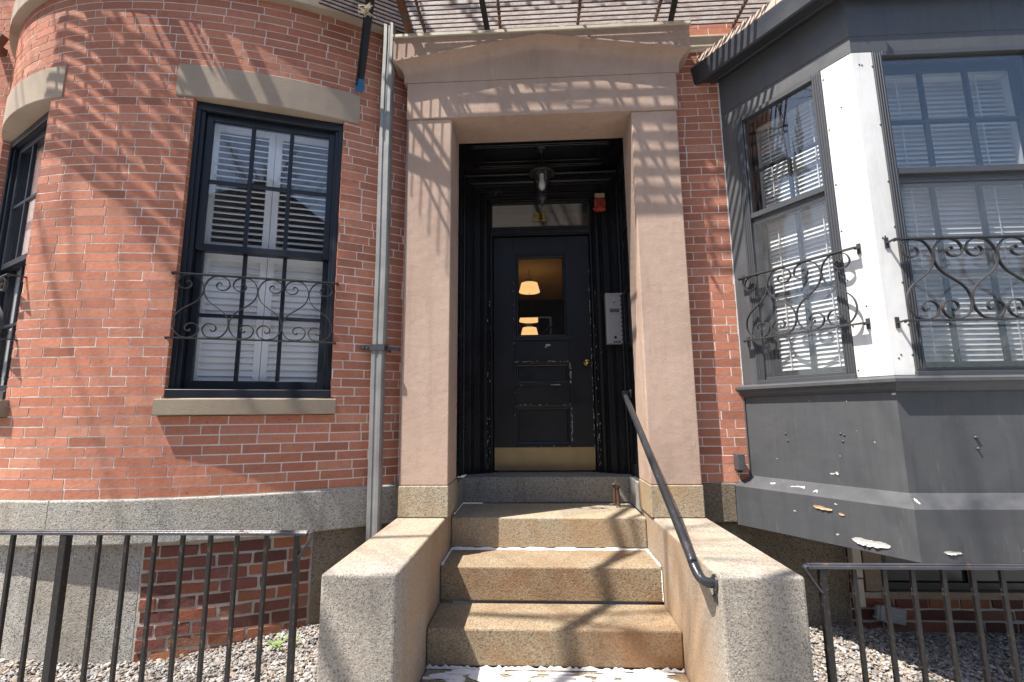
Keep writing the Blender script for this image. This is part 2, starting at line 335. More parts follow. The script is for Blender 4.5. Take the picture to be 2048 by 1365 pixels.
# ------------------------------------------------------------------ brick house
YW = .115; BX, R1, R2 = -2.98, 3.3, 1.65; BY1 = 2.78; BY2 = BY1-R1+R2
UE = R1*math.acos((BY1-YW)/R1)
def bow(u, d, z):
    if u >= 0: a = u/R1; return Vector((BX+(R1+d)*math.sin(a), BY1-(R1+d)*math.cos(a), z))
    a = u/R2; return Vector((BX+(R2+d)*math.sin(a), BY2-(R2+d)*math.cos(a), z))
def flat(u, d, z): return Vector((u, YW-d, z))
_PAL0 = [(.40, .135, .080), (.36, .115, .068), (.42, .155, .095), (.33, .10, .062), (.38, .13, .085), (.30, .095, .062), (.45, .185, .12), (.37, .12, .07), (.26, .085, .06), (.40, .15, .10)]
PAL = [tuple((.58*m+.42*a)*b for a, b, m in zip(c, (1.42, 1.72, 1.74), (.374, .125, .078))) for c in _PAL0]
PAL_OLD = [(.22, .08, .055), (.17, .065, .05), (.28, .10, .06), (.13, .055, .045), (.32, .13, .07), (.20, .075, .06), (.24, .12, .08)]
def bricks(mb, sf, u0, u1, z0, z1, holes=(), ch=.0596, bl=.207, j=.0076, jit=.0009, pal=PAL, depth=.1, proud=.0016, seed=1):
    rng = random.Random(seed); k = 0; z = z0
    while z < z1-.02:
        za, zb = z+j/2, min(z+ch, z1)-j/2; z += ch; k += 1
        if zb-za < .015: continue
        x = u0-(bl*.5 if k % 2 else 0)-rng.uniform(0, .03)
        if k % 6 == 0: x -= rng.uniform(0, bl)
        while x < u1:
            L = bl*rng.uniform(.93, 1.06)
            if rng.random() < .04: L = bl*.5
            segs = [(max(x, u0), min(x+L, u1), za, zb)]
            for ha, hb, hz0, hz1 in holes:
                if zb > hz0+.004 and za < hz1-.004:
                    ns = []
                    for a, b, c0, c1 in segs:
                        if b <= ha or a >= hb: ns.append((a, b, c0, c1)); continue
                        if a < ha: ns.append((a, ha+j/2, c0, c1))
                        if b > hb: ns.append((hb-j/2, b, c0, c1))
                        if c1-hz1 > .012: ns.append((max(a, ha), min(b, hb), hz1+.001, c1))
                        if hz0-c0 > .012: ns.append((max(a, ha), min(b, hb), c0, hz0-.001))
                    segs = ns
            for a, b, za_, zb_ in segs:
                if b-a < .012: continue
                c = rng.choice(pal); f = rng.uniform(.86, 1.1)*(.75 if rng.random() < .03 else 1); c = tuple(q*f for q in c); d = proud+rng.uniform(-1, 1)*jit
                jt = lambda: rng.uniform(-1, 1)*jit*.9
                dd = [d+jt()*.8 for _ in range(4)]
                A, B = a+j/2, b-j/2
                pts = [(A+jt(), dd[0], za_+jt()), ((A+B)/2, (dd[0]+dd[1])/2, za_+jt()), (B+jt(), dd[1], za_+jt()), (B+jt(), dd[2], zb_+jt()), ((A+B)/2, (dd[2]+dd[3])/2, zb_+jt()), (A+jt(), dd[3], zb_+jt())]
                fr = [sf(*q) for q in pts]; bk = [sf(pts[i][0], -depth, pts[i][2]) for i in (0, 2, 3, 5)]
                mb.add(fr+bk, [(0,1,4,5),(1,2,3,4),(2,1,0,6,7),(3,2,7,8),(5,4,3,8,9),(0,5,9,6)], False, c)
            x += L
def mortar(mb, sf, u0, u1, z0, z1, holes=(), d=-.0006, n_per=.06, deep=.13):
    us = sorted({u0, u1, *[h[0]-.003 for h in holes], *[h[1]+.003 for h in holes]}); zs = sorted({z0, z1, *[h[2]-.003 for h in holes], *[h[3]+.003 for h in holes]})
    us = [u for u in us if u0 <= u <= u1]; zs = [q for q in zs if z0 <= q <= z1]
    for i in range(len(us)-1):
        for k in range(len(zs)-1):
            cu, cz = (us[i]+us[i+1])/2, (zs[k]+zs[k+1])/2
            if any(h[0] < cu < h[1] and h[2] < cz < h[3] for h in holes): continue
            m = max(1, int((us[i+1]-us[i])/n_per))
            row = lambda z: [sf(us[i]+(us[i+1]-us[i])*q/m, d, z) for q in range(m+1)]
            mb.loft([row(zs[k]), row(zs[k+1])])
    for ha, hb, z0_, z1_ in holes:
        for u in (ha-.003, hb+.003):
            if u0 < u < u1: mb.loft([[sf(u, d, z0_), sf(u, d, z1_)], [sf(u, -deep, z0_), sf(u, -deep, z1_)]])
def arc_block(mb, sf, u0, u1, d0, d1, z0, z1, n=8, tilt=0):
    us = [u0+(u1-u0)*i/n for i in range(n+1)]
    ring = [[sf(u, d, z+tilt*(u-u0)) for u in us] for d, z in ((d1, z0), (d1, z1), (d0, z1), (d0, z0))]
    mb.loft(ring, close=True)
    for u in (u0, u1):
        q = [sf(u, d, z+tilt*(u-u0)) for d, z in ((d1, z0), (d1, z1), (d0, z1), (d0, z0))]
        mb.add(q, [(0, 1, 2, 3) if u == u0 else (3, 2, 1, 0)])

house = root('brick_house', 'red brick townhouse with a curved bow front, stone lintels and black sash windows', 'house', (-2.0, .3, -1.0))
WZ0, WZ1 = .62, 2.625
WR = (.664, 1.613, WZ0, WZ1); WL = (-1.262, -.306, WZ0, WZ1)
lint = lambda u0, u1: (u0+.004, u1-.004, 2.622, 2.860)
sillh = lambda u0, u1: (u0+.004, u1-.004, .515, .618)
BELT = (3.43, 3.61)
holes = [WR, WL, lint(.553, 1.72), lint(-1.36, -.205), sillh(.635, 1.642), sillh(-1.29, -.268)]
UL = -2.45; TOP = 6.4
wb = MB(); bricks(wb, bow, UL, UE, .04, BELT[0], holes, seed=3); bricks(wb, bow, UL, UE, BELT[1], TOP, (), seed=4)
xw0 = BX+R1*math.sin(UE/R1)
bricks(wb, flat, xw0+.001, -.985, .04, 3.28, (), seed=5, bl=.207)
bricks(wb, flat, .985, 1.352, .04, 3.28, (), seed=6)
bricks(wb, flat, xw0+.001, 4.6, 3.40, TOP, (), seed=8)
bricks(wb, flat, 3.47, 6.6, .04, 3.28, (), seed=7); bricks(wb, flat, 4.6, 6.6, 3.40, TOP, (), seed=10)
part('wall', wb, 'brick', house)
mo = MB(); mortar(mo, flat, 3.4, 6.6, .03, 3.29, (), n_per=9); mortar(mo, flat, 4.6, 6.6, 3.39, TOP, (), n_per=9); mortar(mo, bow, UL, UE, .03, BELT[0], holes); mortar(mo, bow, UL, UE, BELT[1], TOP, ())
mortar(mo, flat, xw0, -.97, .03, 3.29, (), n_per=2); mortar(mo, flat, .97, 1.5, .03, 3.29, (), n_per=2); mortar(mo, flat, -.97, .97, 3.0, 3.29, (), n_per=2)
mortar(mo, flat, xw0, 4.6, 3.39, TOP, (), n_per=9)
mo.box(xw0-.1, 4.6, YW+.3, YW+.34, 3.4, TOP)
part('mortar', mo, 'mortar', house)
def masonry(name, mat, u0, u1, d0, d1, z0, z1, sf=bow, n=10, bv=.006, tilt=0, label=None):
    mb = MB(); arc_block(mb, sf, u0, u1, d0, d1, z0, z1, n, tilt); return part(name, mb, mat, house, label, bv, 2)
masonry('lintel', 'sandstone', .553, 1.72, -.22, .010, 2.624, 2.858)
masonry('lintel', 'sandstone', -1.36, -.205, -.22, .010, 2.624, 2.858)
masonry('window_sill', 'sill_stone', .635, 1.642, -.16, .048, .517, .616, label='brown stone window sill weathered along its top edge')
masonry('window_sill', 'sill_stone', -1.29, -.268, -.16, .048, .517, .616)
masonry('belt_course', 'sandstone', UL, UE, -.1, .055, BELT[0]+.001, BELT[1]-.001, n=36)
mb = MB(); arc_block(mb, flat, xw0, 6.6, -.1, .02, 3.285, 3.392, 1); part('belt_course', mb, 'cream', house, 'cracked cream stone band above the doorway level', .006)
# granite base course in three stones, joint visible near the left
for a, b in ((-2.45, .105), (.109, UE)): masonry('granite_course', 'granite', a, b, -.12, .022, -.212, .038, n=16, bv=.009)
for a, b in ((xw0, -.99), (.99, 1.24), (3.45, 6.6)):
    mb = MB(); arc_block(mb, flat, a, b, -.12, .016, -.214, .038, 1); part('granite_course', mb, 'granite_dark', house, None, .008, 2)
# foundation: stone block, brick infill, granite pier
masonry('foundation_stone', 'granite_cool', -2.45, .612, -.2, -.035, -1.05, -.214, n=14)
fb = MB(); bricks(fb, bow, .622, 1.545, -1.02, -.214, (), .0715, .205, .016, .004, PAL_OLD, .1, -.03, 9); part('foundation_brick', fb, 'brick_old', house)
fm = MB(); mortar(fm, bow, .60, 1.56, -1.05, -.214, (), -.0365, .05); part('foundation_mortar', fm, 'mortar_old', house)
masonry('foundation_pier', 'granite_dark', 1.552, UE, -.2, -.025, -1.05, -.214, n=4)
mb = MB(); mb.box(3.605, 6.6, .14, .4, -1.05, -.219); part('foundation_stone', mb, 'granite_dark', house, None, .01, 2)
mb = MB(); mb.box(.99, 1.93, .14, .4, -1.05, -.219); part('foundation_stone', mb, 'granite_dark', house, None, .01, 2)
fb = MB(); bricks(fb, lambda u, d, z: Vector((u, .15-d, z)), 1.936, 3.6, -1.04, -.66, (), .0715, .205, .016, .004, PAL_OLD, .1, 0, 11)
bricks(fb, lambda u, d, z: Vector((u, .15-d, z)), 1.936, 2.145, -.66, -.25, (), .0715, .205, .016, .004, PAL_OLD, .1, 0, 12); part('foundation_brick', fb, 'brick_old', house)
fm = MB(); fm.box(1.932, 3.6, .157, .3, -1.05, -.655); fm.box(1.932, 2.15, .157, .3, -.65, -.2); part('foundation_mortar', fm, 'mortar_old', house)
mb = MB(); mb.box(2.035, 2.148, .135, .17, -.64, -.2); mb.box(2.15, 3.5, .14, .3, -.69, -.648); part('stucco_jamb', mb, 'stucco', house)
bw = MB(); bw.box(2.15, 3.5, .20, .24, -.645, -.2); bw.box(2.15, 3.5, .17, .199, -.645, -.60); bw.box(2.15, 2.2, .17, .199, -.598, -.2); bw.box(2.7, 2.74, .17, .199, -.598, -.2)
w_ = part('basement_window', bw, 'black', house, 'dark basement window under the grey bay')
part('pane', one('box', 2.2, 3.5, .192, .196, -.598, -.2), 'far_glass', w_)

# sash window --------------------------------------------------------------
def sash_rect(mb, F, u0, u1, d0, d1, z0, z1, st, rt, rb, cols, rows, mw=.024, md=.012):
    mb.fbox(F, u0, u0+st, d0, d1, z0, z1); mb.fbox(F, u1-st, u1, d0, d1, z0, z1)
    mb.fbox(F, u0+st, u1-st, d0, d1, z1-rt, z1); mb.fbox(F, u0+st, u1-st, d0, d1, z0, z0+rb)
    a, b, c, e = u0+st, u1-st, z0+rb, z1-rt
    for i in range(1, cols):
        u = a+(b-a)*i/cols; mb.fbox(F, u-mw/2, u+mw/2, d0+md*.4, d1-md*.4, c, e)
    for i in range(1, rows):
        z = c+(e-c)*i/rows
        for k in range(cols):
            ua = a+(b-a)*k/cols+(mw/2 if k else 0); ub = a+(b-a)*(k+1)/cols-(mw/2 if k < cols-1 else 0)
            mb.fbox(F, ua, ub, d0+md*.4+.001, d1-md*.4-.001, z-mw/2, z+mw/2)
    return a, b, c, e
def shutter_panel(mb, F, u0, u1, z0, z1, d, ang, pitch=.043, wid=.05, st=.042):
    mb.fbox(F, u0, u0+st, d-.013, d+.013, z0, z1); mb.fbox(F, u1-st, u1, d-.013, d+.013, z0, z1)
    mb.fbox(F, u0+st, u1-st, d-.013, d+.013, z0, z0+.05); mb.fbox(F, u0+st, u1-st, d-.013, d+.013, z1-.04, z1)
    n = int((z1-z0-.09)/pitch); c, s = math.cos(ang), math.sin(ang)
    for i in range(n):
        z = z0+.05+(i+.5)*(z1-z0-.09)/n
        q = []
        for (a, b) in ((-1, -1), (1, -1), (1, 1), (-1, 1)):
            x, y = a*wid/2, b*.0035; q.append((d+x*c-y*s, z+x*s+y*c))
        mb.hexa([F(u0+st, *q[0]), F(u1-st, *q[0]), F(u1-st, *q[1]), F(u0+st, *q[1]), F(u0+st, *q[3]), F(u1-st, *q[3]), F(u1-st, *q[2]), F(u0+st, *q[2])])
def bow_window(uA, uB, curtain=False):
    A = bow(uA, 0, 0); B = bow(uB, 0, 0); a = (B-A).normalized(); n = Vector((a.y, -a.x, 0)); W_ = (B-A).length
    F = frame(A, a, n); zs, zt = WZ0, WZ1
    fr = MB()
    for u0, u1 in ((.004, .058), (W_-.058, W_-.004)):
        fr.fbox(F, u0, u1, -.20, -.055, zs+.001, zt-.001)
    fr.fbox(F, .004, .034, -.053, -.038, zs+.06, zt-.06); fr.fbox(F, W_-.034, W_-.004, -.053, -.038, zs+.06, zt-.06); fr.fbox(F, .004, W_-.004, -.053, -.038, zt-.058, zt-.003)
    fr.fbox(F, .059, W_-.059, -.20, -.055, zt-.055, zt-.001); fr.fbox(F, .059, W_-.059, -.20, -.075, zs+.001, zs+.03); fr.fbox(F, .004, W_-.004, -.053, .012, zs+.001, zs+.055)
    w = part('window', fr, 'sash', house, None, .003)
    zm = zs+.975
    up = MB(); q = sash_rect(up, F, .06, W_-.06, -.115, -.08, zm, zt-.057, .042, .045, .045, 3, 2); part('upper_sash', up, 'sash', w, None, .0025)
    lo = MB(); q2 = sash_rect(lo, F, .06, W_-.06, -.152, -.117, zs+.032, zm+.042, .042, .04, .085, 3, 2); part('lower_sash', lo, 'sash', w, None, .0025)
    part('pane', one('fbox', F, q[0], q[1], -.1, -.096, q[2], q[3]), 'glass', w); part('pane', one('fbox', F, q2[0], q2[1], -.137, -.133, q2[2], q2[3]), 'glass_clear', w)
    sh = MB(); mid = W_/2
    for u0, u1 in ((.065, mid-.002), (mid+.002, W_-.065)):
        shutter_panel(sh, F, u0, u1, zs+.06, zm+.02, -.215, R_(-67)); shutter_panel(sh, F, u0, u1, zm+.025, zt-.06, -.215, R_(-30))
    part('shutter', sh, 'white', w)
    if curtain: part('curtain', one('fbox', F, .06, W_-.06, -.165, -.160, zs+.04, zt-.06), 'white', w)
    rm = MB(); P = [F(u, d, z) for d in (-.24, -1.2) for u, z in ((-.3, zs-.2), (W_+.3, zs-.2), (W_+.3, zt+.2), (-.3, zt+.2))]
    rm.add(P, [(4,5,6,7),(0,1,5,4),(1,2,6,5),(2,3,7,6),(3,0,4,7)]); part('room', rm, 'grey_room', w)
    return F, W_, a, n
FWIN = bow_window(WR[0], WR[1]); FWIN2 = bow_window(WL[0], WL[1], True)

# ------------------------------------------------------------------ entrance portico
por = root('entrance_portico', 'brownstone entrance surround with a shallow pediment framing the black front door', 'entrance', (0, .3, 0))
for s in (-1, 1):
    part('pilaster', one('box', min(s*.665, s*.995), max(s*.665, s*.995), 0, .345, .042, 2.699), 'brownstone', por, None, .006, 2)
    part('pilaster_base', one('box', min(s*.66, s*1.0), max(s*.66, s*1.0), -.008, .35, -.162, .04), 'granite_base', por, None, .006, 2)
    part('base_return', one('box', min(s*.668, s*.78), max(s*.668, s*.78), .353, .742, -.2, .0), 'granite_sill', por, None, .005)
part('frieze', one('box', -1.006, 1.006, -.012, .345, 2.701, 2.996), 'brownstone', por, None, .006, 2)
pd = MB(); NX = 28
xs = [-1+2*i/NX for i in range(NX+1)]
hw = lambda q: 1.10-.07*q
rake = lambda k, a, b: b-(b-a)*abs(k)
rows = []; yc = -.09
prof = [(0, yc+.010, 0.0, 3.325, 3.325), (0, yc+.010, 0, 3.146, 3.314), (0, yc+.035, 0, 3.146, 3.314), (0, yc+.035, 0, 3.134, 3.304), (0, yc-.004, 0, 3.134, 3.304), (0, yc-.004, 0, 3.122, 3.296)]
for i in range(1, 9):
    a = i/8*math.pi/2; q = math.sin(a); prof.append((q, yc-.004+(.084)*q, 0, 3.122-.077*(1-math.cos(a)), 3.296-.07*(1-math.cos(a))))
prof += [(1, -.007, 0, 3.0, 3.0)]
for q, y, _, ze, za in prof: rows.append([Vector((k*hw(q), y, rake(k, ze, za))) for k in xs])
for i in range(len(rows)-1): pd.loft([rows[i+1], rows[i]])
for e in (0, -1):
    c = [r[e] for r in rows]; b = [Vector((p.x, .345, p.z)) for p in c]
    pd.loft([c, b] if e == -1 else [b, c])
pd.add([(-1.1, -.08, 3.325), (1.1, -.08, 3.325), (1.1, .345, 3.325), (-1.1, .345, 3.325)], [(0, 1, 2, 3)])
pd.add([(-1.03, -.007, 3.0), (1.03, -.007, 3.0), (1.03, .345, 3.0), (-1.03, .345, 3.0)], [(3, 2, 1, 0)])
part('pediment', pd, 'brownstone', por)
fl = MB(); fl.box(-1.108, 1.108, -.094, .1, 3.327, 3.349)
rg = random.Random(5)
for i in range(26):
    x = rg.uniform(-1.08, 1.05); fl.box(x, x+rg.uniform(.03, .12), rg.uniform(-.09, -.06), rg.uniform(-.03, .05), 3.35, 3.351+rg.uniform(.002, .01))
part('flashing', fl, 'cream', por, 'weathered cream metal flashing along the flat top')
# black timber lining of the recess
HW = .722; YB = .352; YR = .87; ZC = 2.735
ln = MB()
for s in (-1, 1):
    xa = s*HW; b = lambda x0, x1, y0, y1, z0, z1: ln.box(min(s*x0, s*x1), max(s*x0, s*x1), y0, y1, z0, z1)
    b(HW, HW+.03, YB, 1.2, .001, 2.9)
    for z0, z1 in ((.02, .10), (.52, .60), (1.02, 1.08), (1.52, 1.60), (2.04, 2.12), (2.56, 2.72)): b(HW-.018, HW-.001, .40, .82, z0, z1)
    for y0, y1 in ((.36, .42), (.78, .83)): b(HW-.022, HW-.0005, y0, y1, .002, 2.73)
part('side_panel', ln, 'black_worn', por, None, .003)
cp = MB(); cp.box(-HW-.03, HW+.03, YB, 1.2, ZC+.03, ZC+.06)
for x0, x1, y0, y1, z0 in ((-.60, .60, .40, .50, 0), (-.60, .60, .73, .83, 0), (-.60, -.5, .501, .729, 0), (.5, .6, .501, .729, 0)):
    cp.box(x0, x1, y0, y1, ZC+.012, ZC+.028)
for x0, x1, y0, y1 in ((-.57, .57, .43, .465), (-.57, .57, .765, .80), (-.57, -.535, .466, .764), (.535, .57, .466, .764)):
    cp.box(x0, x1, y0, y1, ZC-.008, ZC+.011)
for x0, x1, y0, y1 in ((-.55, .55, .44, .453), (-.55, .55, .778, .79)): cp.box(x0, x1, y0, y1, ZC-.018, ZC-.0085)
part('ceiling_panel', cp, 'black', por, None, .003)
# moulded door casing swept round the opening
cs = MB()
cprof = [(.716, .862), (.716, .90), (.668, .90), (.668, .915), (.650, .915), (.636, .928), (.622, .925), (.610, .945), (.585, .945), (.585, .965), (.566, .965), (.556, .985), (.540, .98), (.530, 1.005), (.505, 1.005), (.497, 1.02), (.480, 1.015), (.470, 1.035), (.457, 1.035), (.457, 1.09)]
rows = []
for x, y in cprof:
    z = 2.497+(x-.457)*.80
    rows.append([Vector((-x, y, .002)), Vector((-x, y, z)), Vector((x, y, z)), Vector((x, y, .002))])
cs.loft(rows)
df = part('door_frame', cs, 'black_worn', por)
rp = MB(); rr = .019
def rope(p0, p1):
    p0, p1 = Vector(p0), Vector(p1); L = (p1-p0).length; n = int(L/.012); t = (p1-p0).normalized(); a = t.orthogonal().normalized(); b = t.cross(a); seg = 10; rows = []
    for i in range(n+1):
        c = p0+t*L*i/n; ph = 2*math.pi*(L*i/n)/.115
        rows.append([c+(a*math.cos(2*math.pi*k/seg)+b*math.sin(2*math.pi*k/seg))*rr*(1+.2*math.cos(3*(2*math.pi*k/seg-ph))) for k in range(seg+1)])
    rp.loft(rows, True)
for s in (-1, 1): rope((s*.697, .868, .004), (s*.697, .868, 2.70))
rope((-.697, .868, 2.70), (.697, .868, 2.70))
part('rope_moulding', rp, 'black', df)
tb = MB(); tb.box(-.456, .456, 1.03, 1.09, 2.172, 2.255); tb.box(-.456, .456, 1.012, 1.029, 2.185, 2.20); tb.box(-.456, .456, 1.018, 1.029, 2.232, 2.252)
part('transom_bar', tb, 'black_worn', df, None, .002)
part('transom_pane', one('box', -.456, .456, 1.055, 1.059, 2.256, 2.497), 'glass_door', df)
tbk = MB(); tbk.box(-.6, .6, 1.40, 1.42, 2.17, 2.9); part('transom_backing', tbk, 'transom_in', df)
FD = frame((0, 1.054, 0), (1, 0, 0), (0, -1, 0))
def numeral(grow, d):
    mb = text_mb('21', lambda u, dd, z: FD(u, d+dd, 2.352+z), .118, .001, 1.12, .0035+grow, 1.0)
    for z in (2.311, ): mb.fbox(FD, .012-grow, .060+grow, d-.0005, d+.0012, z-grow, z+.014+grow)
    return mb
hn = part('house_number', numeral(0, .005), 'gold', df, 'gold numerals 21 with black outline on the transom glass')
part('numeral_outline', numeral(.0045, .0015), 'hole', df)
# door
dl = MB(); DX = .447; DY = 1.067
def dbox(x0, x1, z0, z1, y0=DY, y1=DY+.04): dl.box(x0, x1, y0, y1, z0, z1)
dbox(-DX, -.255, .012, 2.166); dbox(.24, DX, .012, 2.166); dbox(-.255, .24, 1.992, 2.166); dbox(-.255, .24, .965, 1.185); dbox(-.255, .24, .575, .77); dbox(-.255, .24, .012, .23)
dl.box(-.255, .24, DY+.014, DY+.035, .77, .965); dl.box(-.255, .24, DY+.014, DY+.035, .23, .575)
door = part('door', dl, 'black', por, 'black panelled front door with a glazed upper light', .002)
def moulding(x0, x1, z0, z1, w, mat='black_worn'):
    mb = MB(); rows = []
    for q, y in ((-.012, DY-.002), (-.012, DY-.014), (w*.35, DY-.012), (w*.5, DY-.002), (w*.8, DY+.002), (w, DY+.013)):
        rows.append([Vector((x0+q, y, z0+q)), Vector((x1-q, y, z0+q)), Vector((x1-q, y, z1-q)), Vector((x0+q, y, z1-q)), Vector((x0+q, y, z0+q))])
    mb.loft(rows[::-1]); return part('panel_moulding', mb, mat, door)
moulding(-.255, .24, 1.185, 1.992, .042, 'black'); moulding(-.255, .24, .77, .965, .036); moulding(-.255, .24, .23, .575, .036)
part('door_pane', one('box', -.22, .205, DY+.016, DY+.02, 1.22, 1.957), 'glass_door', door)
part('kick_plate', one('box', -DX+.004, DX-.004, DY-.004, DY-.0005, .016, .214), 'brass', door)
kb = MB(); kb.lathe((.394, DY, .964), [(.030, 0), (.030, .004), (.024, .007), (.012, .010), (.011, .03), (.022, .036), (.027, .045), (.026, .056), (.018, .064), (.009, .066)], 20, (0, -1, 0)); part('door_knob', kb, 'brass_knob', door)
# chipped paint flecks (bare wood) on door edge and panels
fk = MB(); rg = random.Random(12)
def fleck(x, z, rx, rz, y):
    n = 8; fk.prism([(x+rx*math.cos(-2*math.pi*i/n)*rg.uniform(.5, 1), y, z+rz*math.sin(-2*math.pi*i/n)*rg.uniform(.5, 1)) for i in range(n)][::-1], (0, .001, 0))
fleck(.052, 1.127, .032, .014, DY-.0012); fleck(.03, 1.11, .012, .01, DY-.0012)
for i in range(46): fleck(.444-rg.uniform(0, .005), rg.uniform(.05, 1.9), .004, rg.uniform(.004, .02), DY-.0012)
for i in range(60): fleck(.246+rg.uniform(-.007, .007), rg.choice([rg.uniform(.25, .56), rg.uniform(.25, .45), rg.uniform(.78, .95)]), .0035, rg.uniform(.004, .02), DY-.0155)
for i in range(40): fleck(rg.uniform(-.25, .24), rg.choice([.222, .587, .976, .976, .762])+rg.uniform(-.005, .005), rg.uniform(.004, .018), .003, DY-.0155)
for i in range(10): fleck(-.262+rg.uniform(-.005, .005), rg.uniform(.3, 1.9), .003, rg.uniform(.004, .01), DY-.0155)
part('paint_chip', fk, 'flake', door)['kind'] = 'stuff'
fk = MB()
for i in range(70): fleck(rg.choice([-.478, -.50, .468, .482])+rg.uniform(-.006, .006), rg.choice([rg.uniform(.05, .5), rg.uniform(.05, 1.6)]), .0035, rg.uniform(.003, .016), 1.0)
part('paint_chip', fk, 'flake', df)['kind'] = 'stuff'
# hallway behind the door glass
hl = MB()
hp = [(-1.6, 1.43, 0), (1.0, 1.43, 0), (1.0, 1.43, 3.6), (-1.6, 1.43, 3.6)]; hq = [(x, 11, z) for x, y, z in hp]
hl.add(hp+hq, [(4, 5, 6, 7), (1, 0, 4, 5), (2, 1, 5, 6), (3, 2, 6, 7), (0, 3, 7, 4)])
hall = part('hallway', hl, 'plaster', por)
hd = MB(); hd.box(-.02, .9, 3.0, 3.1, .0, 1.80); hd.box(-1.5, .9, 3.01, 3.09, 1.801, 2.03); part('inner_door', hd, 'hall_dark', por)
hd = MB(); hd.box(-1.6, 1.0, 1.431, 1.47, 2.16, 3.6); hd.box(-1.0, -.425, 1.112, 1.14, 0, 2.15); hd.box(.425, 1.0, 1.112, 1.14, 0, 2.15); hd.box(-1.0, 1.0, 1.112, 1.14, 2.152, 2.25); hd.box(-1.0, -.985, 1.141, 1.43, 0, 2.3); hd.box(.985, 1.0, 1.141, 1.43, 0, 2.3); part('lobby_wall', hd, 'hall_dark', por)

# ------------------------------------------------------------------ stoop
stp = root('granite_stoop', 'granite stoop of rust stained steps between two solid cheek blocks', 'steps', (0, -.3, -1.0))
XL, XR = -.678, .672
def step(name, y0, y1, z0, z1, mat, label=None):
    part(name, one('box', XL+.003, XR-.003, y0, y1, z0, z1), mat, stp, label, .009, 2)
step('threshold', .744, 1.2, -.2, 0.0, 'granite_sill', 'grey granite threshold slab under the door')
step('landing', .199, .742, -.405, -.204, 'granite_base')
step('step', -.171, .197, -.612, -.414, 'granite_riser')
step('step', -.526, -.173, -.803, -.619, 'granite_riser')
step('step', -.90, -.528, -.985, -.815, 'granite_riser', 'lowest step with peeling white paint')
for x0, x1 in ((-1.008, XL), (XR, 1.017)):
    part('cheek_block', one('box', x0, x1, -1.115, .35, -1.1, -.165), 'granite_warm', stp, None, .014, 3)
ck = MB(); rg = random.Random(4)
def caulk_line(p0, p1, w, up):
    p0, p1 = Vector(p0), Vector(p1); n = 40; a = []; b = []; c = []
    for i in range(n+1):
        p = p0.lerp(p1, i/n); k = w*rg.uniform(.5, 1.25); a.append(p+Vector((0, 0, k))); b.append(p+Vector((0, -.004, .003))+Vector(up)*.2*k); c.append(p+Vector(up)*k+Vector((0, 0, .002)))
    ck.loft([a, b, c])
caulk_line((XR-.006, .1965, -.4135), (XL+.006, .1965, -.4135), .016, (0, -1, 0))
caulk_line((XL+.006, .19, -.4135), (XL+.006, -.16, -.4135), .012, (1, 0, 0)); caulk_line((XR-.006, .19, -.4135), (XR-.006, -.16, -.4135), .012, (-1, 0, 0))
caulk_line((XR-.005, -.175, -.605), (XR-.005, -.175, -.43), .007, (-1, 0, 0))
sheet_rng = random.Random(8)
# peeling white paint sheet over the lowest tread with ragged rear edge
top = []; bot = []
for i in range(81):
    x = XL+.006+(XR-XL-.012)*i/80; top.append(Vector((x, -.5285, -.8125+sheet_rng.uniform(.004, .022)))); bot.append(Vector((x, -.533, -.8125)))
ck.loft([bot[::-1], top[::-1]])
for k in range(120):
    x = sheet_rng.uniform(XL+.02, XR-.08); y = sheet_rng.uniform(-.88, -.55); w, d = sheet_rng.uniform(.03, .14), sheet_rng.uniform(.015, .05); z = -.8135+sheet_rng.uniform(.0005, .0045)
    n = 9; ck.prism([(min(XR-.008, max(XL+.008, x+w*math.cos(2*math.pi*i/n)*sheet_rng.uniform(.6, 1))), min(-.535, y+d*math.sin(2*math.pi*i/n)*sheet_rng.uniform(.5, 1)), z+sheet_rng.uniform(0, .002)) for i in range(n)], (0, 0, -.001))
part('white_paint', ck, 'caulk', stp, 'cracked white paint in the step joints')

# handrail
hr = root('handrail', 'black pipe handrail sloping down over the right cheek block', 'handrail', (.6, -.3, -.1))
def smooth_path(pts, n=8):
    P = [Vector(p) for p in pts]; out = []
    for i in range(len(P)-1):
        p0, p1, p2, p3 = P[max(i-1, 0)], P[i], P[i+1], P[min(i+2, len(P)-1)]
        for k in range(n):
            t = k/n; out.append(.5*((2*p1)+(-p0+p2)*t+(2*p0-5*p1+4*p2-p3)*t*t+(-p0+3*p1-3*p2+p3)*t**3))
    out.append(P[-1]); return out
path = [(.655, .50, .655), (.62, .47, .655), (.60, .43, .655), (.598, .38, .637), (.598, .30, .594), (.599, -.342, .236), (.60, -.93, -.098), (.602, -1.0, -.148), (.612, -1.045, -.188), (.635, -1.062, -.205), (.664, -1.062, -.207)]
part('rail', one('tube', smooth_path(path, 6), .0205, 14), 'pipe_black', hr)
fg = MB(); fg.lathe((.672, -1.062, -.207), [(.034, 0), (.034, .006), (.024, .012)], 18, (-1, 0, 0)); fg.box(.665, .6715, -1.08, -1.044, -.285, -.21); fg.lathe((.6645, -1.062, -.262), [(.009, 0), (.009, .006), (.004, .008)], 10, (-1, 0, 0)); part('flange', fg, 'pipe_black', hr, None, .002)
part('flange', one('lathe', (.664, .50, .655), [(.034, 0), (.034, .006), (.024, .012)], 18, (-1, 0, 0)), 'pipe_black', hr)
bs = root('boot_scraper', 'pair of rusty iron boot scraper stubs on the landing', 'boot scraper', (.545, .62, -.204))
for x, y in ((.541, .70), (.548, .576)):
    mb = MB(); mb.tube([(x, y, -.204), (x-.002, y, -.06)], .012, 8, rr=[.014, .0105]); mb.lathe((x-.002, y, -.062), [(.017, 0), (.021, .006), (.019, .016), (.010, .021)], 12); mb.lathe((x, y, -.204), [(.022, 0), (.02, .006), (.012, .012)], 10)
    part('post', mb, 'rusty', bs)

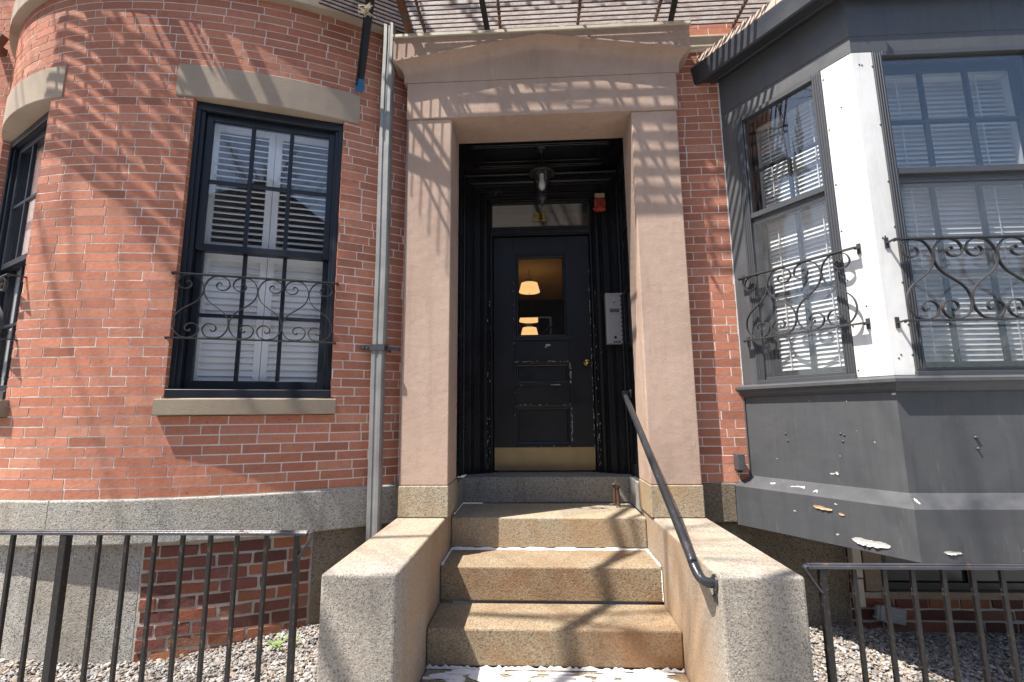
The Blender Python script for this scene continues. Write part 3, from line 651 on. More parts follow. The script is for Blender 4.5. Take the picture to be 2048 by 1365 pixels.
# ------------------------------------------------------------------ lantern, alarm, intercom
LX, LY = .012, .57
la = root('porch_lantern', 'black hanging porch lantern with a clear tapering glass above the door', 'lantern', (LX, LY, ZC+.03))
part('canopy', one('lathe', (LX, LY, 2.766), [(.0, 0.0), (.058, -.001), (.058, -.008), (.04, -.022), (.012, -.03), (.006, -.045)][1:], 24), 'black_iron', la)
ch = MB()
for i, z in enumerate((2.705, 2.675)): ch.tube([(LX+.012*math.cos(a)*(1 if i else .6), LY+(.012*math.cos(a) if not i else 0)*.6, z+.02*math.sin(a)) for a in [2*math.pi*k/14 for k in range(14)]], .0032, 6, True)
ch.tube([(LX+.021*math.cos(a), LY, 2.632+.021*math.sin(a)) for a in [2*math.pi*k/18 for k in range(18)]], .0035, 6, True); ch.tube([(LX, LY, 2.73), (LX, LY, 2.60)], .0022, 6)
part('chain', ch, 'black_iron', la)
part('hood', one('lathe', (LX, LY, 2.542), [(.108, -.012), (.112, -.004), (.108, .004), (.085, .022), (.058, .045), (.034, .058), (.018, .064), (.008, .072)], 28), 'hood_metal', la)
part('glass', one('lathe', (LX, LY, 2.315), [(.044, 0), (.062, .07), (.080, .15), (.090, .222)], 28), 'glass_lamp', la)
part('finial', one('lathe', (LX, LY, 2.235), [(.002, 0), (.010, .016), (.012, .03), (.026, .045), (.044, .062), (.050, .078), (.046, .086)], 20), 'black_iron', la)
rb = MB()
for k in range(4):
    a = math.pi/4+k*math.pi/2; rb.bar((LX+.047*math.cos(a), LY+.047*math.sin(a), 2.318), (LX+.093*math.cos(a), LY+.093*math.sin(a), 2.535), .006, .006)
part('rib', rb, 'black_iron', la)
part('bulb', one('lathe', (LX, LY, 2.385), [(.008, 0), (.024, .015), (.031, .045), (.024, .08), (.018, .10), (.02, .15)], 18), 'bulb', la)

fa = root('fire_alarm', 'small red fire alarm sounder with a tan cap right of the transom', 'fire alarm', (.555, .965, 2.44))
mb = MB(); mb.box(.502, .604, .925, .975, 2.352, 2.475); part('body', mb, 'red', fa, None, .01, 2)
part('cap', one('box', .508, .598, .93, .974, 2.478, 2.522), 'tan', fa, None, .004)
gr = MB()
for i in range(7):
    for k in range(7):
        if (i in (0, 6)) and (k in (0, 6)): continue
        if abs(i-3)+abs(k-3) in (3,) and (i+k) % 2: continue
        gr.box(.516+i*.0115, .523+i*.0115, .9235, .926, 2.382+k*.0115, 2.389+k*.0115)
for x, z in ((.513, 2.374), (.593, 2.374), (.513, 2.464), (.593, 2.464)): gr.lathe((x, .926, z), [(.008, 0), (.008, .003)], 8, (0, -1, 0))
part('grille', gr, 'hole', fa); part('knob', one('lathe', (.503, .945, 2.375), [(.01, 0), (.01, .012), (.006, .016)], 10, (-1, 0, 0)), 'red', fa)

ic = root('intercom', 'tall steel entry intercom with keypad on the black door casing', 'intercom', (.63, .93, 1.32))
IX0, IX1, IY, IZ0, IZ1 = .553, .702, .855, 1.098, 1.542
part('housing', one('box', IX0, IX1, IY, .92, IZ0, IZ1), 'steel', ic, None, .003)
IF = frame(((IX0+IX1)/2, IY, (IZ0+IZ1)/2), (1, 0, 0), (0, -1, 0))
part('hood', one('fbox', IF, -.078, .078, 0, .008, .214, .226), 'steel', ic)
part('camera_lens', one('lathe', IF(0, 0, .178), [(.014, 0), (.014, .003), (.010, .004)], 18, (0, -1, 0)), 'keyc', ic)
part('microphone', one('lathe', IF(0, 0, .142), [(.006, 0), (.006, .002)], 10, (0, -1, 0)), 'hole', ic); part('lock', one('lathe', IF(0, 0, -.166), [(.012, 0), (.012, .003)], 14, (0, -1, 0)), 'hole', ic)
part('display', one('fbox', IF, -.042, .042, 0, .002, .055, .088), 'lcd', ic)
kp = MB()
for i in range(4):
    for k in range(4): kp.fbox(IF, -.036+i*.0195, -.022+i*.0195, 0, .003, -.036+k*.018, -.022+k*.018)
part('keypad', kp, 'keyc', ic)
kp = MB(); kp.fbox(IF, -.040, .041, 0, .0012, -.040, .040); part('keypad_surround', kp, 'plastic', ic)
mb = MB(); mb.fbox(IF, -.044, .044, 0, .0016, -.214, -.196); part('nameplate', mb, 'hole', ic)
part('nameplate_text', text_mb('Mircom', lambda u, d, z: IF(u+.013, d+.0016, z-.205), .015, .001), 'logo', ic)
part('nameplate_mark', one('fbox', IF, -.040, -.020, .0016, .003, -.211, -.199), 'logo', ic)

# hall lamps behind the door glass
for i, (x, y, z, w) in enumerate(((-.16, 6.7, 3.10, .225), (-.165, 6.75, 2.47, .225), (-.18, 7.6, 2.29, .205))):
    lab = ['lit drum ceiling lamp behind the top of the door glass', 'lit cloth lampshade in the middle of the door glass', 'smallest lit lampshade at the foot of the door glass'][i]
    L = root('hall_lamp', lab, 'ceiling lamp', (x, y, z+.34), 'lit lamps in the hallway')
    part('shade', one('lathe', (x, y, z), [(w, 0), (w*.78, .19)], 28), 'shade', L)
    mb = MB(); mb.tube([(x, y, z+.18), (x, y, z+.25)], .012, 8); mb.lathe((x, y, z+.25), [(.07, 0), (.075, .01), (.07, .025)], 20)
    if i: mb.tube([(x, y, z+.27), (x, y, 3.6)], .006, 6)
    else: mb.tube([(x, y, z+.27), (x, y, 3.6)], .006, 6)
    part('mount', mb, 'iron', L)

# ------------------------------------------------------------------ bay window
bay = root('bay_window', 'charcoal painted timber bay window with white corner post and flared skirt', 'bay window', (2.3, .1, 0))
P0 = Vector((1.353, .128, 0)); tL = Vector((.547, -.837, 0)).normalized(); nL = Vector((-.837, -.547, 0)).normalized(); YF = -.611; XC = 1.836; XR2 = 3.005
def corner(oL, oF):
    a = P0+nL*oL; y = YF-oF; s = (y-a.y)/tL.y; return Vector((a.x+tL.x*s, y, 0))
def start(oL): a = P0+nL*oL; s = (.17-a.y)/tL.y; return Vector((a.x+tL.x*s, .17, 0))
def mir(p): return Vector((XC+XR2-p.x, p.y, 0))
def ring(mb, prof):                  # prof: (oL, oF, z) polyline, lofted along the three faces
    rows = []
    for oL, oF, z in prof:
        a, b = start(oL), corner(oL, oF); rows.append([p+Vector((0, 0, z)) for p in (a, b, mir(b), mir(a))])
    mb.loft(rows[::-1])
FL = frame(P0, tL, nL); FF = frame((XC, YF, 0), (1, 0, 0), (0, -1, 0)); LL = .883; LF = XR2-XC
mb = MB(); ring(mb, [(0, 0, .66), (0, 0, .072)]); part('apron_panel', mb, 'grey', bay)
bd = MB()
for F, u0, u1 in ((FL, .02, .045), (FL, .03, .05)): pass
bd.fbox(FL, -.02, .018, 0.0, .012, .085, .60); part('corner_bead', bd, 'grey', bay)
mb = MB(); ring(mb, [(.0, .0, .085), (.012, .012, .078), (.045, .045, .060), (.085, .085, .036), (.104, .10, .022), (.104, .10, -.06), (.107, .103, -.224), (.06, .06, -.222), (-.2, -.3, -.18)]); part('skirt', mb, 'grey', bay, 'flared charcoal skirt with flaking paint')
mb = MB(); ring(mb, [(-.03, -.03, .693), (.012, .012, .688), (.052, .050, .672), (.052, .050, .655), (.044, .042, .650), (.030, .03, .636), (.026, .024, .622), (.012, .012, .606), (0, 0, .603)]); part('sill', mb, 'grey', bay)
mb = MB(); ring(mb, [(0, 0, 3.0), (0, 0, 2.722), (-.003, -.003, 2.720), (-.003, -.003, 2.717), (0, 0, 2.714), (0, 0, 2.615), (-.012, -.012, 2.612), (-.04, -.04, 2.612)]); part('frieze_board', mb, 'grey', bay)
mb = MB(); ring(mb, [(-.05, -.05, 2.998), (.02, .015, 2.985), (.05, .03, 2.975), (.055, .033, 2.988), (.10, .055, 2.988), (.12, .066, 2.978), (.145, .078, 2.975), (.155, .085, 2.985), (.163, .09, 3.05), (.170, .096, 3.095), (.172, .098, 3.112), (.150, .08, 3.114)]); part('cornice', mb, 'grey_dk', bay)
rf = MB(); ring(rf, [(.150, .08, 3.114), (.148, .078, 3.128), (.118, .05, 3.215), (-.25, -.45, 3.33)])
for i in range(16):                  # standing seams over the left slope
    t = -.05+i*.075; a = FL(t, .151, 3.12); b = FL(t, .12, 3.216); rf.bar(a, b, .022, .010)
for i in range(18):
    t = .05+i*.065; a = FF(t, .081, 3.12); b = FF(t, .052, 3.216); rf.bar(a, b, .022, .010)
part('roof', rf, 'roofing', bay, 'tan standing seam roof of the bay')
cp_ = MB(); cp_.fbox(FL, .712, .884, -.02, .003, .692, 2.607)
cp_.fbox(FF, .0, .112, -.02, .003, .692, 2.607)
part('corner_post', cp_, 'white_metal', bay, 'bright white sheet metal corner post with rust spots')
cp2 = MB(); cp2.fbox(FF, LF-.112, LF, -.02, .003, .692, 2.607); part('corner_post', cp2, 'white_metal', bay, 'white corner post at the right end of the bay')
mb = MB(); mb.fbox(FL, -.04, .124, -.03, .002, .69, 2.611); mb.fbox(FL, .117, .122, .0025, .007, .70, 2.6); part('side_board', mb, 'grey', bay)
q0 = mir(corner(0, 0)); FR = frame(q0, mir(start(0))-q0, Vector((-nL.x, nL.y, 0)))
mb = MB(); mb.fbox(FR, 0, .9, -.03, .002, .692, 2.611); part('side_board', mb, 'grey', bay)
sc = MB(); rg = random.Random(3)
for F, us, zs in ((FL, (.722,), [2.55, 2.2, 1.85, 1.55, 1.25, 1.0, .75]), (FF, (.108,), [2.5, 2.15, 1.8, 1.5, 1.2, .95, .8]), (FL, (.80,), [2.3, 1.1]), (FF, (.05, .036), [2.52, 1.45, .80])):
    for u in us:
        for z in zs: sc.lathe(F(u, .002, z+rg.uniform(-.02, .02)), [(.005, 0), (.005, .003), (.002, .004)], 8, F(0, 1, 0)-F(0, 0, 0))
for u, z in ((.274, .367), (.284, .324), (.591, .376), (.61, .369), (.601, .334)): sc.lathe(FL(u, 0, z), [(.006, 0), (.006, .004), (.002, .005)], 8, nL)
for u, z in ((.364, .364), (.372, .362), (.368, .307)): sc.lathe(FF(u, 0, z), [(.006, 0), (.006, .012), (.003, .013)], 8, (0, -1, 0))
part('screw', sc, 'alu', bay)
def patch(name, F, u, d, z, ru, rz, mat, seed, curl=.0, slope=0):
    rg = random.Random(seed); mb = MB(); n = 44; c = F(u, d+.0015, z); ring_ = []; w1, w2, w3 = (rg.uniform(0, 6.28) for _ in range(3))
    for i in range(n):
        a = 2*math.pi*i/n; k = .75+.18*math.sin(2*a+w1)+.09*math.sin(3*a+w2)+.05*math.sin(8*a+w3)+rg.uniform(-.07, .07); x, zz = ru*k*math.cos(a), rz*k*math.sin(a)
        ring_.append(F(u+x, d+.0015+slope*(-zz)+curl*max(0, -zz/rz)*rg.uniform(.3, 1)+.0005, z+zz))
    mb.add([c]+ring_, [(0, i+1, (i+1) % n+1) for i in range(n)])
    return mb
PT = MB()
def padd(m): PT.add(m.v, m.f)
padd(patch('', FL, .191, .049, .058, .018, .007, '', 1, 0, 1.6)); padd(patch('', FL, .344, .058, .051, .055, .013, '', 2, 0, 1.6)); padd(patch('', FL, .457, .070, .044, .012, .014, '', 3, 0, 1.6))
padd(patch('', FL, .724, .1055, -.178, .095, .028, '', 4, .02)); padd(patch('', FL, .55, .0, .152, .012, .010, '', 5, .006)); padd(patch('', FL, .525, .0, .147, .02, .006, '', 15)); padd(patch('', FF, -.01, .055, .055, .012, .012, '', 6, 0, 1.6)); padd(patch('', FF, .09, .1015, -.178, .045, .013, '', 7, .012)); padd(patch('', FF, -.012, .0, .592, .012, .01, '', 8))
for i in range(6): padd(patch('', FL, rg.uniform(.1, .86), 0, rg.uniform(.1, .6), rg.uniform(.002, .005), rg.uniform(.002, .005), '', 40+i))
for i in range(3): padd(patch('', FL, rg.uniform(.1, .8), .1055, rg.uniform(-.2, .01), rg.uniform(.003, .012), rg.uniform(.002, .006), '', 60+i))
for i in range(7): padd(patch('', FF, rg.uniform(.02, 1.0), .1025, rg.uniform(-.2, .01), rg.uniform(.003, .014), rg.uniform(.002, .006), '', 80+i))
part('flaked_patch', PT, 'flake', bay, 'pale spots where the charcoal paint has flaked')
PT = MB(); padd(patch('', FL, .50, .1045, -.036, .062, .013, '', 9, .012)); padd(patch('', FL, .60, .1045, -.055, .02, .008, '', 10, .006)); part('flaked_patch', PT, 'flake_orange', bay, 'orange peeled paint spot on the skirt')

def storm_window(F, u0, u1, cols, zs=.71, zt=2.607, blind_tilt=-.9, stripes=True):
    zm = (zs+zt)/2+.195; fr = MB(); W_ = u1-u0
    for a, b in ((u0, u0+.052), (u1-.052, u1)):
        fr.fbox(F, a, b, -.07, .012, zs, zt)
        for k in range(3): fr.fbox(F, a+.008+k*.014, a+.014+k*.014, .0125, .017, zs+.012, zt-.012)
    fr.fbox(F, u0+.052, u1-.052, -.07, .012, zt-.03, zt); fr.fbox(F, u0-.004, u1+.004, -.07, .02, zs-.035, zs); fr.fbox(F, u0+.052, u1-.052, -.02, .0, zs+.0005, zs+.02)
    w = part('window', fr, 'alu', bay, None, .002)
    mr = MB(); mr.fbox(F, u0+.052, u1-.052, -.028, .006, zm-.02, zm+.016); mr.fbox(F, u0+.052, u0+.062, -.025, -.003, zm+.016, zt-.03); mr.fbox(F, u1-.062, u1-.052, -.025, -.003, zm+.016, zt-.03); mr.fbox(F, u0+.052, u1-.052, -.05, -.03, zm-.055, zm-.021)
    part('meeting_rail', mr, 'alu', w, None, .002)
    part('pane', one('fbox', F, u0+.052, u1-.052, -.016, -.012, zm+.016, zt-.03), 'glass_storm', w); part('pane', one('fbox', F, u0+.052, u1-.052, -.046, -.042, zs+.02, zm-.055), 'glass_bay', w)
    part('insect_screen', one('fbox', F, u0+.052, u1-.052, -.0105, -.010, zs+.02, zm-.02), 'screen', w)
    inn = MB()
    for z0, z1, d in ((zm-.02, zt-.02, -.085), (zs, zm+.01, -.115)):
        sash_rect(inn, F, u0+.045, u1-.045, d-.03, d, z0, z1, .03, .05, .05 if z0 > 1 else .06, cols, 2, .02, .004)
    part('inner_sash', inn, 'inner', w, None, .002)
    bl = MB(); pitch = .030; z = zs+.02; rg = random.Random(int(u0*100))
    while z < zt-.08:
        ang = blind_tilt+rg.uniform(-.04, .04); c, s = math.cos(ang)*.0175, math.sin(ang)*.0175; d = -.165
        bl.hexa([F(u0+.07, d-c, z-s), F(u1-.07, d-c, z-s), F(u1-.07, d+c, z+s), F(u0+.07, d+c, z+s), F(u0+.07, d-c, z-s+.0012), F(u1-.07, d-c, z-s+.0012), F(u1-.07, d+c, z+s+.0012), F(u0+.07, d+c, z+s+.0012)])
        z += pitch
    bl.fbox(F, u0+.065, u1-.065, -.19, -.14, zt-.075, zt-.02)
    for q in (.25, .75):
        u = u0+W_*q; bl.fbox(F, u-.003, u+.003, -.1465, -.1455, zs+.02, zt-.07)
    part('blind', bl, 'white_in', w)
    for a, b in ((u0+.05, u0+.064), (u1-.064, u1-.05)): part('jamb_liner', one('fbox', F, a, b, -.315, -.118, zs, zt-.01), 'white_in', w)
    return w
storm_window(FL, .125, .71, 2, blind_tilt=-1.0)
storm_window(FF, .113, LF-.113, 3, blind_tilt=-1.0)
rm = MB(); ring(rm, [(-.32, -.32, 3.0), (-.32, -.32, .6)]); rm.add([corner(0, 0)+Vector((0, 0, .69)), mir(corner(0, 0))+Vector((0, 0, .69)), Vector((3.45, .2, .69)), Vector((1.35, .2, .69))], [(0, 1, 2, 3)])
rm.add([corner(0, 0)+Vector((0, 0, 2.99)), mir(corner(0, 0))+Vector((0, 0, 2.99)), Vector((3.45, .2, 2.99)), Vector((1.35, .2, 2.99))], [(3, 2, 1, 0)])
rm.add([(1.36, .172, .69), (3.48, .172, .69), (3.48, .172, 2.99), (1.36, .172, 2.99)], [(0, 1, 2, 3)])
part('room', rm, 'pale_room', bay)

# ------------------------------------------------------------------ window guards
UNIT = [(-.315,.865),(-.30,.895),(-.255,.89),(-.222,.85),(-.25,.80),(-.32,.775),(-.41,.79),(-.47,.86),(-.43,.95),(-.34,.992),(-.25,1.0),(-.13,.975),(-.04,.89),(-.004,.78),(-.04,.66),(-.13,.57),(-.25,.5)]
UNIT = UNIT+[(-.5-x, 1-z) for x, z in UNIT[::-1][1:]]
def guard(F, u0, u1, z0, z1, d, periods, label, ends, loc):
    G = root('window_guard', label, 'window guard', loc, 'scrolled wrought iron window guards')
    P = (u1-u0)/periods; H = z1-z0; nrm = F(0, 1, 0)-F(0, 0, 0)
    for nm, z in (('top_rail', z1), ('bottom_rail', z0)):
        mb = MB(); mb.fbox(F, u0-.03, u1+.03, d-.014, d+.014, z-.004, z+.004)
        for u in (u0-.03, u1+.018):
            mb.fbox(F, u, u+.012, ends, d-.0145, z-.004, z+.004)
            mb.fbox(F, u-.004, u+.016, ends, ends+.006, z-.03, z+.03); mb.lathe(F(u+.006, d, z-.004), [(.006, 0), (.006, -.008)], 8)
        part(nm, mb, 'iron', G)
    for k in range(periods):
        for m in (1, -1):
            pts = smooth_path([F(u0+P*(k+.5)+m*x*P, d, z0+.005+z*(H-.010)) for x, z in UNIT], 5)
            part('scroll', one('strap', pts, nrm, .016, .0055), 'iron', G)
    return G
F1, W1, _, n1 = FWIN
guard(F1, .012, W1-.012, .99, 1.40, .02, 3, 'wrought iron scroll guard across the white shuttered window', -.04, F1(W1/2, .02, .99))
F2, W2, _, n2 = FWIN2
guard(F2, .0, W2, .985, 1.385, .07, 3, 'rusty iron scroll guard at the left edge window of the bow', -.02, F2(W2/2, .03, .99))
guard(FL, .105, .775, .985, 1.42, .05, 2, 'narrow iron scroll guard on the angled side of the grey bay', .004, FL(.44, .06, .98))
guard(FF, .075, LF-.10, .975, 1.425, .062, 3, 'wide iron scroll guard on the front window of the grey bay', .004, FF(.5, .06, .98))

# ------------------------------------------------------------------ downspout
dsx, dsy = -1.145, -.045
ds = root('downspout', 'weathered zinc downspout beside the brownstone entrance', 'downspout', (dsx, dsy, -1.0))
dp = MB()
def dsp(x):                          # corrugated-rectangular pipe section
    return [(-.042, .03), (-.042, -.02), (-.034, -.034), (-.012, -.034), (-.006, -.028), (.006, -.028), (.012, -.034), (.034, -.034), (.042, -.02), (.042, .03)]
sec = dsp(0)
rg = random.Random(2)
zsl = [-.95, -.2, .5, .95, .952, 1.6, 2.3, 2.9, 3.3, 3.7, 6.3]
rows = []
for i, z in enumerate(zsl):
    ox = .004*math.sin(i*1.7); k = 1.0
    rows.append([Vector((dsx+ox+x*k, dsy+y*k, z)) for x, y in sec]+[Vector((dsx+ox+sec[0][0]*k, dsy+sec[0][1]*k, z))])
dp.loft(rows[::-1]); part('pipe', dp, 'zinc', ds)
cl = MB(); cl.box(dsx-.05, dsx+.05, dsy-.042, dsy-.037, .945, .985); cl.box(dsx-.05, dsx-.045, dsy-.037, dsy+.06, .945, .985); cl.box(dsx+.045, dsx+.05, dsy-.037, dsy+.13, .945, .985)
for s in (-1, 1):
    for k in range(3): cl.lathe((dsx+s*(.062+.022*k), dsy+.015+(.03*k if s > 0 else -.012*k), .963), [(.013-.002*k, -.008), (.017-.003*k, 0), (.013-.002*k, .008)], 10)
    cl.bar((dsx+s*.05, dsy+.01, .963), (dsx+s*.125, dsy+(.075 if s > 0 else -.015), .963), .012, .024)
part('bracket', cl, 'iron_rail', ds)

# ------------------------------------------------------------------ fences
def fence(xs_, xa, xb, y, zt, zb, end_x, sgn, label, loc, thick, rail):
    G = root('iron_fence', label, 'fence', loc, 'low iron fences beside the stoop')
    tr = MB(); tr.box(min(xa, xb), max(xa, xb), y-.019, y+.019, zt-.007, zt+.007); tr.box(min(xa, xb)+.001, max(xa, xb)-.001, y-.010, y+.010, zt+.0075, zt+.012); part('top_rail', tr, rail, G, None, .003)
    br = MB(); br.box(min(xa, xb), max(xa, xb), y-.014, y+.014, zb+.03, zb+.042); part('bottom_rail', br, 'iron_fence', G)
    bb = MB()
    for k in range(4): bb.tube(smooth_path([(end_x-sgn*.003*k, y-.012+.008*k, zt+.004), (end_x+sgn*.012, y-.012+.008*k, zt-.012), (xs_[0]+sgn*.012, y-.012+.008*k, zt-.10)], 5), .0045, 6)
    part('end_curl', bb, rail, G)
    base = None
    for i, x in enumerate(xs_):
        w = thick.get(i, .0085)
        if i in thick or base is None:
            o = part('baluster', one('box', x-w, x+w, y-w, y+w, zb, zt-.0075), 'iron_fence', G, None, .002)
            if i not in thick: base = (o, x)
        else:
            o = base[0].copy(); COL.objects.link(o); o.parent = G; o.location = (x-base[1], 0, 0)
yL, zL = -1.05, -.014
bx_ = [-1.149, -1.292, -1.428, -1.551, -1.681, -1.812, -1.944, -2.076, -2.236, -2.364, -2.491, -2.62, -2.75, -2.88, -3.01]
fence(bx_, -3.25, -1.10, yL, zL, -.98, -1.098, 1, 'black iron fence in front of the curved brick bow', (-1.15, yL, -.98), {0: .0125, 8: .017}, 'iron_rail')
rx_ = [1.118, 1.2498, 1.3715, 1.4855, 1.6093, 1.7256, 1.8426, 1.962, 2.08, 2.2, 2.32, 2.44]
fence(rx_, 1.06, 2.6, -1.05, -.143, -.98, 1.062, -1, 'worn iron fence in front of the grey bay', (1.12, -1.05, -.98), {0: .0135}, 'iron_rail')

# ------------------------------------------------------------------ gravel, weed
def gravel(label, x0, x1, y0, y1, zf, n, seed, loc, skip=None):
    mb = MB(); rg = random.Random(seed); nx, ny = 24, 10
    rows = [[Vector((x0+(x1-x0)*i/nx, y0+(y1-y0)*k/ny, zf(x0+(x1-x0)*i/nx, y0+(y1-y0)*k/ny)-.012)) for i in range(nx+1)] for k in range(ny+1)]
    for k in range(ny+1):
        for i in range(nx+1): pass
    tint0 = (.2, .18, .16)
    o = len(mb.v); mb.add([p for r in rows for p in r], [(k*(nx+1)+i, k*(nx+1)+i+1, (k+1)*(nx+1)+i+1, (k+1)*(nx+1)+i) for k in range(ny) for i in range(nx)], False, tint0)
    t = (1+5**.5)/2
    iv = [Vector(v).normalized() for v in ((-1,t,0),(1,t,0),(-1,-t,0),(1,-t,0),(0,-1,t),(0,1,t),(0,-1,-t),(0,1,-t),(t,0,-1),(t,0,1),(-t,0,-1),(-t,0,1))]
    fi = [(0,11,5),(0,5,1),(0,1,7),(0,7,10),(0,10,11),(1,5,9),(5,11,4),(11,10,2),(10,7,6),(7,1,8),(3,9,4),(3,4,2),(3,2,6),(3,6,8),(3,8,9),(4,9,5),(2,4,11),(6,2,10),(8,6,7),(9,8,1)]
    cols = [(.36, .335, .31), (.31, .30, .29), (.43, .40, .37), (.47, .45, .43), (.34, .27, .21), (.25, .24, .235), (.39, .32, .25), (.52, .50, .48), (.30, .22, .18), (.41, .385, .365)]
    for i in range(n):
        x, y = rg.uniform(x0, x1), rg.uniform(y0, y1)
        if skip and skip(x, y): continue
        r = rg.uniform(.0055, .0105)*(1.7 if rg.random() < .10 else 1)
        sx, sy, sz = r*rg.uniform(.8, 1.5), r*rg.uniform(.7, 1.2), r*rg.uniform(.45, .8); a = rg.uniform(0, 6.28); ca, sa = math.cos(a), math.sin(a); tl = rg.uniform(-.5, .5)
        c = Vector((x, y, zf(x, y)+rg.uniform(-.008, .008))); vs = []
        for v in iv:
            q = Vector((v.x*sx, v.y*sy, v.z*sz))*rg.uniform(.75, 1.15); q = Vector((q.x, q.y, q.z+q.x*tl)); vs.append(c+Vector((q.x*ca-q.y*sa, q.x*sa+q.y*ca, q.z)))
        cc = rg.choice(cols); f = rg.uniform(.6, 1.05); mb.add(vs, fi, False, tuple(min(.85, q*f) for q in cc))
    single('gravel', mb, 'pebble', label, 'gravel', loc, kind='stuff')
zgl = lambda x, y: -.84+.045*max(0, (x+2.2))+.02*math.sin(3*x+2*y)+.05*max(0, y+.45)
gravel('pale gravel bed at the foot of the curved brick bow', -3.4, -1.012, -1.12, .05, zgl, 17000, 21, (-2.2, -.6, -.85), lambda x, y: (x-BX)**2+(y-BY1)**2 < (R1-.06)**2 and x > BX)
zgr = lambda x, y: -.885+.015*math.sin(4*x+1)+.02*math.sin(3*y+x)
gravel('gravel bed half in shade under the grey bay', 1.022, 3.4, -1.12, .15, zgr, 17000, 22, (2.1, -.5, -.89))
sl = MB(); sl.box(-3.4, -1.012, -1.14, .1, -1.0, -.93); sl.box(1.022, 3.4, -1.14, .15, -1.0, -.93); single('soil', sl, 'soil', None, None, kind='structure')
wd = root('weed', 'small bright green weed growing in the pale gravel', 'weed', (-1.53, -.37, -.80))
rg = random.Random(6); lf = MB()
for i in range(46):
    a = rg.uniform(0, 6.28); r = rg.uniform(.01, .09); c = Vector((-1.53+r*math.cos(a)*1.1, -.37+r*math.sin(a)*.7, -.795+rg.uniform(.01, .045))); d = Vector((math.cos(a+rg.uniform(-.8, .8)), math.sin(a), rg.uniform(-.1, .6))).normalized(); s_ = d.cross(Vector((0, 0, 1))).normalized(); L = rg.uniform(.012, .028)
    lf.add([c, c+d*L*.5+s_*L*.3+Vector((0, 0, .002)), c+d*L, c+d*L*.5-s_*L*.3], [(0, 1, 2, 3)])
part('leaf', lf, 'leaf', wd)
st = MB()
for i in range(9):
    a = i*.7; st.tube([(-1.53, -.37, -.81), (-1.53+.04*math.cos(a), -.37+.03*math.sin(a), -.785), (-1.53+.085*math.cos(a), -.37+.055*math.sin(a), -.77)], .0015, 5)
part('stem', st, 'leaf', wd)

# ------------------------------------------------------------------ small wall fittings
jb = root('junction_box', 'small charcoal box on the brick edge beside the bay', 'junction box', (1.275, .08, .18))
part('lid', one('box', 1.252, 1.30, .045, .114, .127, .231), 'grey', jb, None, .003)
mb = MB(); mb.lathe((1.276, .08, .128), [(.012, -.02), (.014, -.012), (.014, 0)], 10); part('gland', mb, 'black_iron', jb)
cd = root('cable_cover', 'cream plastic cable cover running down the basement wall', 'cable cover', (1.97, .12, -.73))
part('cover', one('box', 1.940, 1.992, .085, .134, -.722, -.552), 'conduit', cd, None, .004); part('cover', one('box', 1.938, 1.994, .083, .134, -.545, -.2), 'conduit', cd, None, .004)
ub = root('meter_box', 'tilted grey utility box lettered CLARA on the basement brick', 'utility box', (2.157, .10, -.77))
UA = Vector((.985, 0, -.17)).normalized(); UC = Vector((2.157, .095, -.772))
UFr = lambda u, d, z: UC+UA*u+Vector((.17, 0, .985))*z+Vector((0, -1, 0))*d
part('housing', one('fbox', UFr, -.078, .078, -.03, .0, -.046, .046), 'plastic', ub, None, .003)
mb = MB(); mb.fbox(UFr, -.096, -.079, -.03, -.006, -.042, .042)
for z in (.02, -.03): mb.fbox(UFr, -.106, -.0965, -.03, -.012, z-.008, z+.008)
part('hinge', mb, 'plastic', ub)
part('lettering', text_mb('CLARA', lambda u, d, z: UFr(u+.022, d+.0005, z+.006), .021, .001), 'logo', ub)
mb = MB(); mb.fbox(UFr, -.036, -.031, .0005, .0015, -.002, .016); mb.fbox(UFr, -.030, -.018, .0005, .0015, .000, .003); mb.fbox(UFr, -.030, -.022, .0005, .0015, .006, .012); part('logo', mb, 'logo', ub)

# ------------------------------------------------------------------ fire escape
fe = root('fire_escape', 'rusty iron fire escape balcony with slatted floor over the entrance', 'fire escape', (0, -.4, 3.47))
HZ = 3.47; sl_ = MB(); pitch = .041
for i in range(13):
    y = .06-i*pitch; sl_.box(-.965, 1.75, y-.003, y+.003, HZ-.019, HZ+.019)
    a = Vector((-.965, y, HZ)); b = a+Vector((-.62, -.36, 0))
    sl_.bar(a, b, .005, .032)
part('floor_slats', sl_, 'slat', fe)
se = MB()
for i in range(13):
    y = .06-i*pitch; se.box(-.966, 1.751, y-.0055, y+.0035, HZ-.024, HZ-.0192); a = Vector((-.966, y, HZ-.0225)); se.bar(a, a+Vector((-.62, -.36, 0)), .008, .005)
part('slat_edge_shade', se, 'rust_shade', fe)  # rusty undersides made darker to put the shade between slats into colour
for x in (-.88, -.295, .295, .876, 1.49):
    xb = MB(); xb.box(x-.007, x+.007, -.47, .10, HZ-.046, HZ-.0262)
    for i in range(13):
        y = .06-i*pitch; xb.box(x-.012, x+.012, y-.008, y+.006, HZ-.042, HZ-.0263)
    part('cross_bar', xb, 'rusty', fe)
for a, b, w in (((-1.0, .1, 3.43), (-.985, -.48, 3.43), .045), ((1.755, .1, 3.45), (1.755, -.48, 3.45), .02)): part('side_beam', one('bar', a, b, w, .06), 'rusty', fe)
for a, b in (((-.385, -.06, 3.349), (-.42, -.47, 3.44)), ((.968, -.06, 3.349), (.945, -.47, 3.44))): part('support_strut', one('bar', a, b, .04, .012), 'black_iron', fe)
bc = MB(); bc.bar((-1.3115, -.157, 2.94), (-1.11, -.47, 3.66), .055, .010, (0, 1, .3)); bc.bar((-1.345, -.13, 2.90), (-1.15, -.44, 3.66), .010, .05, (0, 1, .3))
br_ = part('wall_brace', bc, 'black_iron', fe, 'black flat brace running down to the brick bow')
